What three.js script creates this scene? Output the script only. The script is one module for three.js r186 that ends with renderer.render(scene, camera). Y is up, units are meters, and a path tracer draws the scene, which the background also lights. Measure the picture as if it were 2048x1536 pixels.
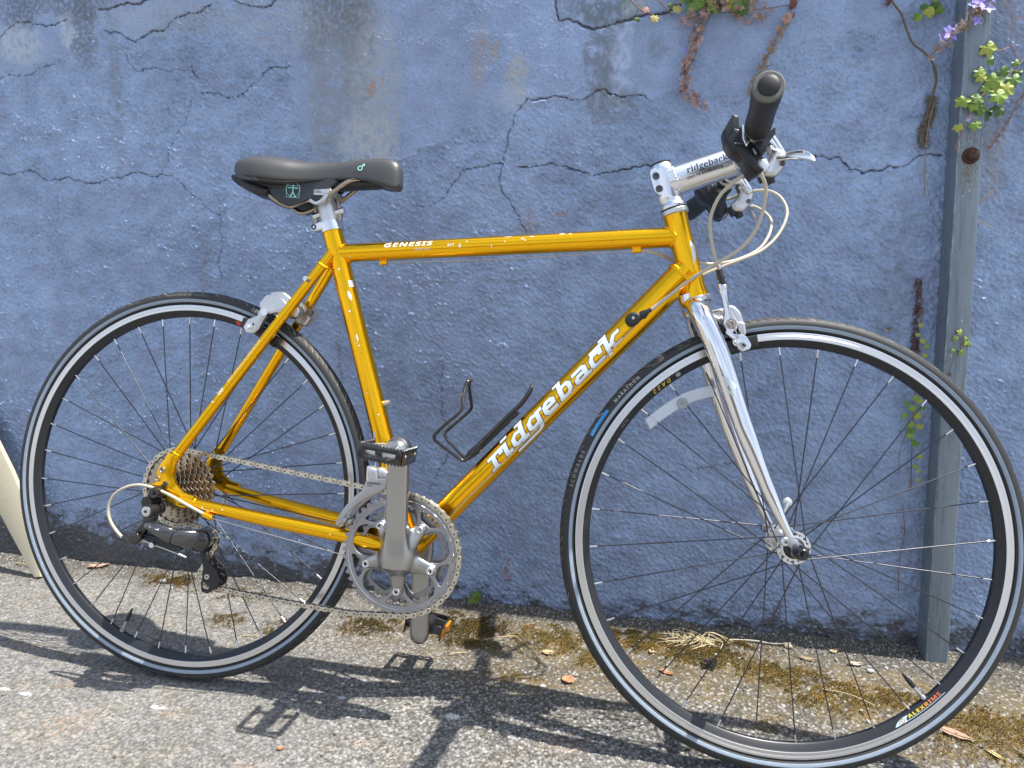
import * as THREE from 'three';
import { MarchingCubes } from 'three/addons/objects/MarchingCubes.js';
import { mergeGeometries, toCreasedNormals } from 'three/addons/utils/BufferGeometryUtils.js';

// ---------------------------------------------------------------- camera, sky, sun, exposure
const scene = new THREE.Scene();
const camera = new THREE.PerspectiveCamera(58.86, 4 / 3, 0.05, 400);
camera.position.set(0.8189, 0.7076, 1.3752);
camera.rotation.order = 'YXZ';
camera.rotation.set(-0.15494, 0.14565, 0.03336);
camera.updateMatrixWorld();
const renderer = new THREE.WebGLRenderer();
renderer.toneMapping = THREE.LinearToneMapping;
renderer.toneMappingExposure = 1.7;
renderer.shadowMap.enabled = true;

// permutation noise, seeded
const PERM = new Uint8Array(512), GX = new Float32Array(256), GY = new Float32Array(256);
function rng(seed) { let s = seed >>> 0; return () => { s = (s + 0x6d2b79f5) | 0; let t = Math.imul(s ^ (s >>> 15), 1 | s); t = (t + Math.imul(t ^ (t >>> 7), 61 | t)) ^ t; return ((t ^ (t >>> 14)) >>> 0) / 4294967296; }; }
{ const r = rng(77), p = [...Array(256).keys()]; for (let i = 255; i > 0; i--) { const j = Math.floor(r() * (i + 1)); [p[i], p[j]] = [p[j], p[i]]; }
  for (let i = 0; i < 512; i++) PERM[i] = p[i & 255]; for (let i = 0; i < 256; i++) { const a = r() * Math.PI * 2; GX[i] = Math.cos(a); GY[i] = Math.sin(a); } }
function pn(x, y) {                                                     // gradient noise, about -0.7 .. 0.7
  const xi = Math.floor(x), yi = Math.floor(y), fx = x - xi, fy = y - yi, X = xi & 255, Y = yi & 255;
  const u = fx * fx * fx * (fx * (fx * 6 - 15) + 10), v = fy * fy * fy * (fy * (fy * 6 - 15) + 10);
  const a = PERM[PERM[X] + Y], b = PERM[PERM[X + 1] + Y], c = PERM[PERM[X] + Y + 1], d = PERM[PERM[X + 1] + Y + 1];
  const n0 = GX[a] * fx + GY[a] * fy, n1 = GX[b] * (fx - 1) + GY[b] * fy, n2 = GX[c] * fx + GY[c] * (fy - 1), n3 = GX[d] * (fx - 1) + GY[d] * (fy - 1);
  const m = n0 + (n1 - n0) * u; return m + (n2 + (n3 - n2) * u - m) * v;
}
function fbm(x, y, o = 4) { let s = 0, a = 1; for (let i = 0; i < o; i++) { s += a * pn(x + i * 17.3, y - i * 9.1); x *= 2.03; y *= 2.03; a *= 0.5; } return s; }
const h2 = (x, y) => PERM[PERM[x & 255] + (y & 255)] / 255;
function cell(x, y) {                                                   // nearest feature point: [distance, second distance, id]
  const xi = Math.floor(x), yi = Math.floor(y); let d1 = 9, d2 = 9, id = 0;
  for (let j = -1; j <= 1; j++) for (let i = -1; i <= 1; i++) {
    const cx = xi + i, cy = yi + j, k = PERM[PERM[cx & 255] + (cy & 255)], px = cx + h2(k, 11 + cy), py = cy + h2(k + 57, cx + 3), d = (px - x) * (px - x) + (py - y) * (py - y);
    if (d < d1) { d2 = d1; d1 = d; id = k; } else if (d < d2) d2 = d;
  }
  return [Math.sqrt(d1), Math.sqrt(d2), id];
}
const clamp = (v, a = 0, b = 1) => v < a ? a : v > b ? b : v, sstep = (a, b, v) => { const t = clamp((v - a) / (b - a)); return t * t * (3 - 2 * t); }, mix = (a, b, t) => a + (b - a) * t;

// sky: clear summer air with thin high cloud near the horizon
{
  const W = 512, H = 256, data = new Float32Array(W * H * 4);
  for (let j = 0; j < H; j++) for (let i = 0; i < W; i++) {
    const el = ((j + 0.5) / H - 0.5) * Math.PI, az = ((i + 0.5) / W - 0.5) * Math.PI * 2, s = Math.max(0, Math.sin(el));
    const t = Math.pow(1 - s, 2.6), c = Math.cos(el);
    let r = mix(0.175, 0.64, t), g = mix(0.27, 0.71, t), b = mix(0.46, 0.82, t);
    const n = fbm(Math.cos(az) * c * 2.2 / (s + 0.25) + 4, Math.sin(az) * c * 2.2 / (s + 0.25), 4), cl = sstep(0.02, 0.5, n) * 0.55 * sstep(0, 0.15, s);
    r = mix(r, 0.95, cl); g = mix(g, 0.97, cl); b = mix(b, 1.0, cl);
    const sd = Math.acos(clamp((Math.cos(az) * c * 0.395 + s * 0.918 - Math.sin(az) * c * 0.032))), au = 3.6 * Math.exp(-sd / 0.17) + 0.5 * Math.exp(-sd / 0.45); r += au; g += au * 0.97; b += au * 0.92;   // the bright haze round the sun
    if (el < 0) { r = 0.22; g = 0.21; b = 0.2; }
    const o = (j * W + i) * 4; data[o] = r; data[o + 1] = g; data[o + 2] = b; data[o + 3] = 1;
  }
  const sky = new THREE.DataTexture(data, W, H, THREE.RGBAFormat, THREE.FloatType);
  sky.mapping = THREE.EquirectangularReflectionMapping; sky.magFilter = THREE.LinearFilter; sky.minFilter = THREE.LinearFilter; sky.needsUpdate = true;
  scene.background = sky; scene.environment = sky;
}
const sun = new THREE.DirectionalLight(new THREE.Color().setRGB(1, 0.955, 0.88), 4.6);
sun.target.position.set(0.5, 0.4, 0.3);
sun.position.copy(sun.target.position).add(new THREE.Vector3(0.43, 1, 0.004).multiplyScalar(8));
sun.castShadow = true; sun.shadow.mapSize.set(4096, 4096); sun.shadow.bias = -0.0004;
Object.assign(sun.shadow.camera, { left: -2.2, right: 2.2, top: 2.2, bottom: -2.2, near: 0.5, far: 20 });
scene.add(sun, sun.target);

// ---------------------------------------------------------------- helpers
const taken = {};
function numbered(n) { const k = taken[n] = (taken[n] ?? -1) + 1; return k ? `${n}_${String(k).padStart(3, '0')}` : n; }
const V = (x, y, z = 0) => new THREE.Vector3(x, y, z);
function std(r, g, b, rough = 0.6, metal = 0, more = {}) {
  const { physical, ...rest } = more, M = new (physical ? THREE.MeshPhysicalMaterial : THREE.MeshStandardMaterial)({ roughness: rough, metalness: metal, side: THREE.DoubleSide, ...rest });
  M.color.setRGB(r, g, b); return M;
}
function tag(o, label, category, group, kind) { if (label) o.userData.label = label; if (category) o.userData.category = category; if (group) o.userData.group = group; if (kind) o.userData.kind = kind; return o; }
function clean(g) {
  g = g.index ? g.toNonIndexed() : g; const n = g.attributes.position.count;
  if (!g.attributes.normal) g.computeVertexNormals();
  if (!g.attributes.uv) g.setAttribute('uv', new THREE.BufferAttribute(new Float32Array(n * 2), 2));
  const out = new THREE.BufferGeometry(); for (const k of ['position', 'normal', 'uv']) out.setAttribute(k, g.attributes[k]); return out;
}
const join = (list) => { const g = list.flat(Infinity).map(clean); return g.length === 1 ? g[0] : mergeGeometries(g); };
// one mesh from shapes in millimetres; m4 is applied before scaling to metres
function part(name, geos, mat, parent, m4) {
  const g = join([geos]); if (m4) g.applyMatrix4(m4); g.scale(0.001, 0.001, 0.001);
  if (m4 && m4.determinant() < 0) for (const k of ['position', 'normal', 'uv']) { const a = g.attributes[k], n = a.itemSize; for (let i = 0; i < a.count; i += 3) for (let c = 0; c < n; c++) { const p = (i + 1) * n + c, q = (i + 2) * n + c, t = a.array[p]; a.array[p] = a.array[q]; a.array[q] = t; } }
  const o = new THREE.Mesh(g, mat); o.name = parent === scene ? numbered(name) : name; o.castShadow = o.receiveShadow = true; parent.add(o); return o;
}
function grp(name, parent) { const o = new THREE.Group(); o.name = parent === scene ? numbered(name) : name; parent.add(o); return o; }
// rings of equal length joined into a skin
function loft(rings, { closed = true, caps = true, loop = false, crease } = {}) {
  const n = rings[0].length, m = rings.length, pos = [], uv = [], idx = [], w = closed ? n + 1 : n, us = [0]; for (let j = 1; j <= n; j++) us.push(us[j - 1] + rings[Math.floor(m / 2)][j % n].distanceTo(rings[Math.floor(m / 2)][j - 1]));
  for (let i = 0; i < m; i++) for (let j = 0; j < w; j++) { const p = rings[i][j % n]; pos.push(p.x, p.y, p.z); uv.push(us[j] / (us[w - 1] || 1), i / (m - 1)); }
  for (let i = 0; i + 1 < m; i++) for (let j = 0; j + 1 < w; j++) { const a = i * w + j, b = a + w; idx.push(a, a + 1, b, b, a + 1, b + 1); }
  if (loop) for (let j = 0; j + 1 < w; j++) { const a = (m - 1) * w + j, b = j; idx.push(a, a + 1, b, b, a + 1, b + 1); }
  const g = new THREE.BufferGeometry(); g.setAttribute('position', new THREE.Float32BufferAttribute(pos, 3)); g.setAttribute('uv', new THREE.Float32BufferAttribute(uv, 2)); g.setIndex(idx); g.computeVertexNormals();
  if (closed) { const N = g.attributes.normal; for (let i = 0; i < m; i++) { const a = i * w, b = a + n, v = V(N.getX(a) + N.getX(b), N.getY(a) + N.getY(b), N.getZ(a) + N.getZ(b)).normalize(); N.setXYZ(a, v.x, v.y, v.z); N.setXYZ(b, v.x, v.y, v.z); } }
  const out = [crease ? toCreasedNormals(g, crease) : g];
  if (caps && closed && !loop) for (const [ring, flip] of [[rings[0], true], [rings[m - 1], false]]) {
    const c = ring.reduce((s, p) => s.add(p), V(0, 0)).multiplyScalar(1 / n), q = [], ix = []; q.push(c.x, c.y, c.z); for (const p of ring) q.push(p.x, p.y, p.z);
    for (let j = 0; j < n; j++) flip ? ix.push(0, 1 + (j + 1) % n, 1 + j) : ix.push(0, 1 + j, 1 + (j + 1) % n);
    const cg = new THREE.BufferGeometry(); cg.setAttribute('position', new THREE.Float32BufferAttribute(q, 3)); cg.setIndex(ix); cg.computeVertexNormals(); out.push(cg);
  }
  return out;
}
// a round or oval tube along points; r: number, or list of [at 0..1, r, r2?]; first axis of the oval lies along "ref"
function tube(pts, r, { n = 0, k = 14, smooth = true, caps = true, ref, loop = false, even = false } = {}) {
  pts = pts.map((p) => p.isVector3 ? p : V(...p));
  const curve = pts.length === 2 ? new THREE.LineCurve3(pts[0], pts[1]) : smooth ? new THREE.CatmullRomCurve3(pts, loop, 'centripetal') : (() => { const c = new THREE.CurvePath(); for (let i = 0; i + 1 < pts.length; i++) c.add(new THREE.LineCurve3(pts[i], pts[i + 1])); return c; })();
  n = n || (pts.length === 2 ? (typeof r === 'number' ? 1 : 12) : Math.max(8, pts.length * 6));
  const rad = (t) => { if (typeof r === 'number') return [r, r]; let i = 0; while (i + 2 < r.length && r[i + 1][0] < t) i++; const a = r[i], b = r[i + 1], f = even ? (t - a[0]) / (b[0] - a[0]) : sstep(0, 1, (t - a[0]) / (b[0] - a[0])), q = mix(a[1], b[1], clamp(f)); return [q, mix(a[2] ?? a[1], b[2] ?? b[1], clamp(f))]; };
  const rings = []; let e1 = null;
  for (let i = 0; i <= n; i++) {
    if (loop && i === n) break;
    const t = i / n, p = curve.getPointAt(t), d = curve.getTangentAt(t).normalize();
    if (ref) e1 = ref.clone(); else if (!e1) e1 = Math.abs(d.z) < 0.9 ? V(0, 0, 1) : V(0, 1, 0);
    e1 = e1.clone().sub(d.clone().multiplyScalar(e1.dot(d))).normalize();
    const e2 = d.clone().cross(e1), [ra, rb] = rad(t), ring = [];
    for (let j = 0; j < k; j++) { const a = j / k * Math.PI * 2; ring.push(p.clone().addScaledVector(e1, Math.cos(a) * ra).addScaledVector(e2, Math.sin(a) * rb)); }
    rings.push(ring);
  }
  return loft(rings, { caps, loop });
}
const cyl = (a, b, r0, r1 = r0, k = 20) => tube([a, b], r0 === r1 ? r0 : [[0, r0], [1, r1]], { k, n: r0 === r1 ? 1 : 4 });
// profile [[r, z], ...] turned round the z axis of the point c
function rev(profile, { seg = 48, a0 = 0, a1 = Math.PI * 2, c = V(0, 0), crease = 0.6 } = {}) {
  const full = a1 - a0 > 6.28, n = seg, pos = [], uv = [], idx = [], m = profile.length;
  let L = 0; const len = profile.map((p, i) => i ? (L += Math.hypot(p[0] - profile[i - 1][0], p[1] - profile[i - 1][1])) : 0);
  for (let i = 0; i <= n; i++) { const a = a0 + (a1 - a0) * i / n; for (let j = 0; j < m; j++) { const [r, z] = profile[j]; pos.push(c.x + r * Math.cos(a), c.y + r * Math.sin(a), c.z + z); uv.push(i / n, len[j] / L); } }
  for (let i = 0; i < n; i++) for (let j = 0; j + 1 < m; j++) { const a = i * m + j, b = a + m; idx.push(a, b, a + 1, b, b + 1, a + 1); }
  const g = new THREE.BufferGeometry(); g.setAttribute('position', new THREE.Float32BufferAttribute(pos, 3)); g.setAttribute('uv', new THREE.Float32BufferAttribute(uv, 2)); g.setIndex(idx);
  if (crease) return toCreasedNormals(g, crease);
  g.computeVertexNormals(); if (full) { const N = g.attributes.normal; for (let j = 0; j < m; j++) { const a = j, b = n * m + j, v = V(N.getX(a) + N.getX(b), N.getY(a) + N.getY(b), N.getZ(a) + N.getZ(b)).normalize(); N.setXYZ(a, v.x, v.y, v.z); N.setXYZ(b, v.x, v.y, v.z); } }
  return g;
}
function outline(pts, smooth, n = 0) { if (!smooth) return pts.map((p) => new THREE.Vector2(...p)); return new THREE.CatmullRomCurve3(pts.map((p) => V(p[0], p[1])), true, 'catmullrom', smooth === true ? 0.5 : smooth).getPoints(n || pts.length * 5).slice(0, -1).map((p) => new THREE.Vector2(p.x, p.y)); }
// a plate cut from an outline, z from z0 to z1, edges bevelled
function plate(pts, z0, z1, { bevel = 0.8, holes = [], smooth = false, seg = 2, n = 0, hk = 16 } = {}) {
  const s = new THREE.Shape(outline(pts, smooth, n)), b = Math.min(bevel, (z1 - z0) / 2.02);
  for (const h of holes) { if (h.length === 3 && typeof h[0] === 'number') { const p = new THREE.Path(); for (let i = 0; i < hk; i++) { const a = -i / hk * Math.PI * 2; i ? p.lineTo(h[0] + h[2] * Math.cos(a), h[1] + h[2] * Math.sin(a)) : p.moveTo(h[0] + h[2], h[1]); } p.closePath(); s.holes.push(p); } else s.holes.push(new THREE.Path(outline(h, smooth))); }
  const g = new THREE.ExtrudeGeometry(s, { depth: z1 - z0 - 2 * b, bevelEnabled: b > 0, bevelThickness: b, bevelSize: b, bevelOffset: -b, bevelSegments: seg, curveSegments: 6 });
  g.translate(0, 0, z0 + b); return toCreasedNormals(g, 0.7);
}
// a solid given by a signed distance (negative inside), meshed in the box c +- h (millimetres)
function solid(f, c, h, res = 72) {
  const mc = new MarchingCubes(res, new THREE.MeshBasicMaterial(), false, false, 200000), q = (i) => (i - res / 2) / (res / 2);
  for (let k = 0; k < res; k++) for (let j = 0; j < res; j++) for (let i = 0; i < res; i++) mc.field[i + j * res + k * res * res] = -f(c.x + q(i) * h.x, c.y + q(j) * h.y, c.z + q(k) * h.z);
  mc.isolation = 0; mc.update(); const n = mc.count, P = new Float32Array(n * 3), N = new Float32Array(n * 3), e = 0.15;
  for (let i = 0; i < n; i++) { const x = c.x + mc.positionArray[i * 3] * h.x, y = c.y + mc.positionArray[i * 3 + 1] * h.y, z = c.z + mc.positionArray[i * 3 + 2] * h.z; P.set([x, y, z], i * 3); const d = f(x, y, z), v = V(f(x + e, y, z) - d, f(x, y + e, z) - d, f(x, y, z + e) - d).normalize(); N.set([v.x, v.y, v.z], i * 3); }
  const U = new Float32Array(n * 2); for (let i = 0; i < n; i++) { U[i * 2] = P[i * 3] / 60 + P[i * 3 + 2] / 90; U[i * 2 + 1] = P[i * 3 + 1] / 60; }
  const g = new THREE.BufferGeometry(); g.setAttribute('position', new THREE.BufferAttribute(P, 3)); g.setAttribute('normal', new THREE.BufferAttribute(N, 3)); g.setAttribute('uv', new THREE.BufferAttribute(U, 2)); return g;
}
const smin = (a, b, k) => { const h = Math.max(k - Math.abs(a - b), 0) / k; return Math.min(a, b) - h * h * k * 0.25; };
const ball = (x, y, z, r, sx = 1, sy = 1, sz = 1, d = 14) => { const g = new THREE.SphereGeometry(r, d, Math.ceil(d * 0.7)); g.scale(sx, sy, sz); g.translate(x, y, z); return g; };
function canvasTex(w, h, draw, srgb = true) { const c = document.createElement('canvas'); c.width = w; c.height = h; const x = c.getContext('2d'); draw(x, w, h); const t = new THREE.CanvasTexture(c); if (srgb) t.colorSpace = THREE.SRGBColorSpace; t.anisotropy = 8; return t; }
function print(w, h, draw, rough = 0.45, metal = 0) { const t = canvasTex(w, h, draw); return new THREE.MeshStandardMaterial({ map: t, transparent: true, roughness: rough, metalness: metal, side: THREE.DoubleSide }); }
// a print wrapped on a tube between two points: u runs along, v round, centred on the side that faces +z (turned by "turn")
function wrap(p0, p1, r, half, turn = 0, k = 12) {
  const a = V(...p0), b = V(...p1), d = b.clone().sub(a), D = d.clone().normalize(), e1 = V(0, 0, 1).addScaledVector(D, -D.z).normalize(), e2 = e1.clone().cross(D), pos = [], uv = [], idx = [], n = 24, R = Array.isArray(r) ? r : [r, r];
  for (let i = 0; i <= n; i++) for (let j = 0; j <= k; j++) { const t = i / n, q = turn + half * (2 * j / k - 1), rr = mix(R[0], R[1], t), p = a.clone().addScaledVector(d, t).addScaledVector(e1, rr * Math.cos(q)).addScaledVector(e2, rr * Math.sin(q)); pos.push(p.x, p.y, p.z); uv.push(t, j / k); }
  for (let i = 0; i < n; i++) for (let j = 0; j < k; j++) { const q = i * (k + 1) + j; idx.push(q, q + k + 1, q + 1, q + 1, q + k + 1, q + k + 2); }
  const g = new THREE.BufferGeometry(); g.setAttribute('position', new THREE.Float32BufferAttribute(pos, 3)); g.setAttribute('uv', new THREE.Float32BufferAttribute(uv, 2)); g.setIndex(idx); g.computeVertexNormals(); return g;
}

// ---------------------------------------------------------------- the rendered wall
const crackLines = [
  [1.0, [[-620, 905], [-546, 900], [-512, 898], [-474, 906], [-448, 893], [-427, 884], [-397, 885], [-376, 893], [-349, 885], [-316, 879], [-301, 881], [-279, 891], [-254, 891], [-236, 897], [-206, 904], [-178, 895], [-153, 901]]],
  [0.5, [[-153, 901], [-119, 887], [-95, 868], [-67, 849], [-22, 817], [-18, 756], [-22, 682]]],
  [0.45, [[-153, 901], [-142, 920], [-134, 954], [-121, 979], [-97, 1000], [-92, 1022], [-78, 1051]]],
  [0.7, [[-221, 1140], [-218, 1125], [-202, 1108], [-166, 1115], [-129, 1106], [-101, 1110], [-75, 1117], [-61, 1095]]],
  [0.8, [[-55, 1065], [-38, 1066], [-15, 1063], [28, 1060], [50, 1075], [84, 1104], [110, 1114], [142, 1116]]],
  [1.6, [[-280, 1231], [-257, 1231], [-236, 1238], [-211, 1243], [-159, 1252]]],
  [1.0, [[-520, 1176], [-496, 1198], [-470, 1210], [-444, 1210], [-422, 1204], [-394, 1202], [-372, 1208], [-354, 1215]]],
  [1.2, [[-1, 1250], [28, 1239], [48, 1233], [74, 1228], [103, 1230], [122, 1246]]],
  [1.1, [[-270, 1190], [-242, 1186], [-222, 1175], [-202, 1166], [-180, 1176], [-152, 1187], [-135, 1187], [-114, 1206], [-93, 1215], [-59, 1219], [-25, 1234]]],
  [1.7, [[676, 1238], [678, 1210], [684, 1189], [719, 1188], [735, 1178], [752, 1174], [779, 1181], [807, 1188], [826, 1195], [846, 1199], [867, 1198], [889, 1204], [908, 1212]]],
  [0.7, [[467, 861], [480, 885], [500, 914], [523, 919], [550, 923], [575, 929], [585, 928]]],
  [0.5, [[400, 842], [440, 846], [467, 861]]],
  [0.7, [[630, 1051], [607, 1026], [594, 989], [589, 952], [585, 928], [581, 909], [582, 881], [595, 863], [622, 826], [636, 792]]],
  [1.2, [[614, 923], [659, 926], [677, 930], [709, 926], [729, 917], [755, 909], [794, 913], [823, 920], [862, 929], [899, 932]]],
  [1.2, [[1143, 939], [1167, 948], [1194, 940], [1212, 945], [1230, 924], [1253, 917], [1281, 922], [1296, 930], [1324, 931], [1338, 943], [1355, 951], [1385, 950]]],
  [1.0, [[615, 1035], [630, 1051], [666, 1050], [692, 1053], [712, 1047], [749, 1056], [774, 1067], [815, 1053], [840, 1056], [855, 1050]]],
  [0.5, [[470, 526], [467, 452], [469, 431], [483, 348], [474, 309], [461, 286], [457, 275]]],
  [0.5, [[956, 343], [994, 328], [1030, 343], [1048, 353], [1084, 356]]],
  [0.6, [[-528, 1095], [-478, 1104], [-422, 1118], [-392, 1124]]],
];
const smoothPatches = [
  [[154, 1400], [142, 1156], [151, 1050], [161, 982], [204, 968], [268, 934], [353, 924], [425, 954], [497, 983], [576, 1016], [615, 1035], [692, 1048], [774, 1068], [843, 1055], [1026, 1047], [1087, 1137], [1171, 1152], [1274, 1164], [1420, 1400]],
  [[-900, 1110], [-531, 1110], [-452, 1124], [-392, 1124], [-341, 1163], [-293, 1177], [-270, 1190], [-222, 1176], [-201, 1166], [-152, 1187], [-114, 1206], [-59, 1219], [-25, 1235], [26, 1258], [-10, 1400], [-900, 1400]],
];
function inside(poly, x, y) { let c = false; for (let i = 0, j = poly.length - 1; i < poly.length; j = i++) { const [a, b] = poly[i], [p, q] = poly[j]; if ((b > y) !== (q > y) && x < (p - a) * (y - b) / (q - b) + a) c = !c; } return c; }
function edgeDist(poly, x, y) { let d = 1e9; for (let i = 0, j = poly.length - 1; i < poly.length; j = i++) { const [a, b] = poly[j], [p, q] = poly[i], t = clamp(((x - a) * (p - a) + (y - b) * (q - b)) / ((p - a) ** 2 + (q - b) ** 2 + 1e-9)); d = Math.min(d, Math.hypot(x - a - t * (p - a), y - b - t * (q - b))); } return d; }
const WX0 = -950, WX1 = 1900, WY0 = -30, WY1 = 1390;                     // millimetres
// coarse fields on a 10 mm raster: signed distance to the smooth patches
const FS = 10, FW = Math.ceil((WX1 - WX0) / FS) + 2, FH = Math.ceil((WY1 - WY0) / FS) + 2, patchField = new Float32Array(FW * FH);
for (let j = 0; j < FH; j++) for (let i = 0; i < FW; i++) { const x = WX0 + i * FS, y = WY0 + j * FS; let best = -1e9; for (const p of smoothPatches) { const d = edgeDist(p, x, y); best = Math.max(best, inside(p, x, y) ? d : -d); } patchField[j * FW + i] = best; }
function field(F, x, y) { const u = clamp((x - WX0) / FS, 0, FW - 1.01), v = clamp((y - WY0) / FS, 0, FH - 1.01), i = Math.floor(u), j = Math.floor(v), a = u - i, b = v - j, o = j * FW + i; return mix(mix(F[o], F[o + 1], a), mix(F[o + FW], F[o + FW + 1], a), b); }
const patchAt = (x, y) => field(patchField, x + 14 * pn(x / 40, y / 40) + 5 * pn(x / 11, y / 11), y + 14 * pn(x / 40 + 9, y / 40) + 5 * pn(x / 11, y / 11 + 7));
function crackMap(step, X0, Y0, w, h) {                                   // distance to the nearest crack divided by its width
  const D = new Float32Array(w * h).fill(99), r = rng(5);
  for (const [wide, pts] of crackLines) for (let s = 0; s + 1 < pts.length; s++) {
    let chain = [pts[s], pts[s + 1]];
    for (let k = 0; k < 3; k++) { const q = [chain[0]]; for (let i = 0; i + 1 < chain.length; i++) { const [a, b] = chain[i], [c, d] = chain[i + 1], l = Math.hypot(c - a, d - b), o = (r() - 0.5) * l * 0.3; q.push([(a + c) / 2 - (d - b) / l * o, (b + d) / 2 + (c - a) / l * o], chain[i + 1]); } chain = q; }
    for (let i = 0; i + 1 < chain.length; i++) {
      const [a, b] = chain[i], [p, q] = chain[i + 1], W = wide * (0.12 + 0.5 * r() * r() + 0.22 * sstep(-0.3, 0.4, pn(a / 45, b / 45))), R = 6;
      for (let y = Math.max(0, Math.floor((Math.min(b, q) - R - Y0) / step)); y <= Math.min(h - 1, (Math.max(b, q) + R - Y0) / step); y++) for (let x = Math.max(0, Math.floor((Math.min(a, p) - R - X0) / step)); x <= Math.min(w - 1, (Math.max(a, p) + R - X0) / step); x++) {
        const X = X0 + x * step, Y = Y0 + y * step, t = clamp(((X - a) * (p - a) + (Y - b) * (q - b)) / ((p - a) ** 2 + (q - b) ** 2 + 1e-9)), d = Math.hypot(X - a - t * (p - a), Y - b - t * (q - b)) / W, o = y * w + x; if (d < D[o]) D[o] = d;
      }
    }
  }
  return D;
}
const lumps = [[1212, 729, 9, 7], [847, 181, 9, 8], [1172, 529, 5, 4], [640, 690, 6, 5], [-300, 700, 6, 4], [1280, 800, 6, 4], [240, 640, 5, 4]];
function wallHeight(x, y) {                                               // relief in millimetres
  const d = patchAt(x, y), smooth = sstep(-4, 5, d);
  const wx = x + 3 * pn(x / 23, y / 23), wy = y + 3 * pn(x / 23 + 40, y / 23);
  const c = cell((wx + 0.35 * wy) / 9.5, wy / 7.2), c2 = cell(wx / 5.4 + 31, wy / 4.4);
  const rough = 3.6 * (0.62 - c[0]) * (0.25 + c[2] / 255) + 2.4 * (0.5 - c2[0]) * (0.4 + c2[2] / 255) + 2.0 * fbm(x / 26, y / 20, 3) + 1.8 * pn(x / 6.2, y / 5.2);
  const trowel = 1.2 * (0.5 - c2[0]) + 0.6 * pn(x / 8, y / 4) + 0.9 * fbm(x / 60, y / 30 + 3, 2) + 0.16 * Math.sin((Math.hypot(x - 560, y - 880) + 22 * pn(x / 60, y / 60)) / 2.2) * sstep(0, 60, d) * sstep(-0.2, 0.3, pn(x / 70, y / 70));
  const dens = 0.75 + 0.75 * clamp(fbm(x / 130 + 5, y / 130, 2) + 0.5);
  let h = mix(rough * dens, trowel + 2.2, smooth) + 3 * fbm(x / 420, y / 420, 2) + 0.9 * Math.exp(-(((d - 2) / 5) ** 2)) * sstep(-0.2, 0.3, pn(x / 90, y / 90 + 4));
  for (const [lx, ly, r, a] of lumps) { const q = ((x - lx) / r) ** 2 + ((y - ly) / (r * 0.8)) ** 2; if (q < 4) h += a * Math.exp(-q * 1.4); }
  return h;
}
const wall = grp('wall', scene);
tag(wall, 'blue painted rough rendered wall with long cracks behind the yellow bicycle', 'wall');
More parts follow.
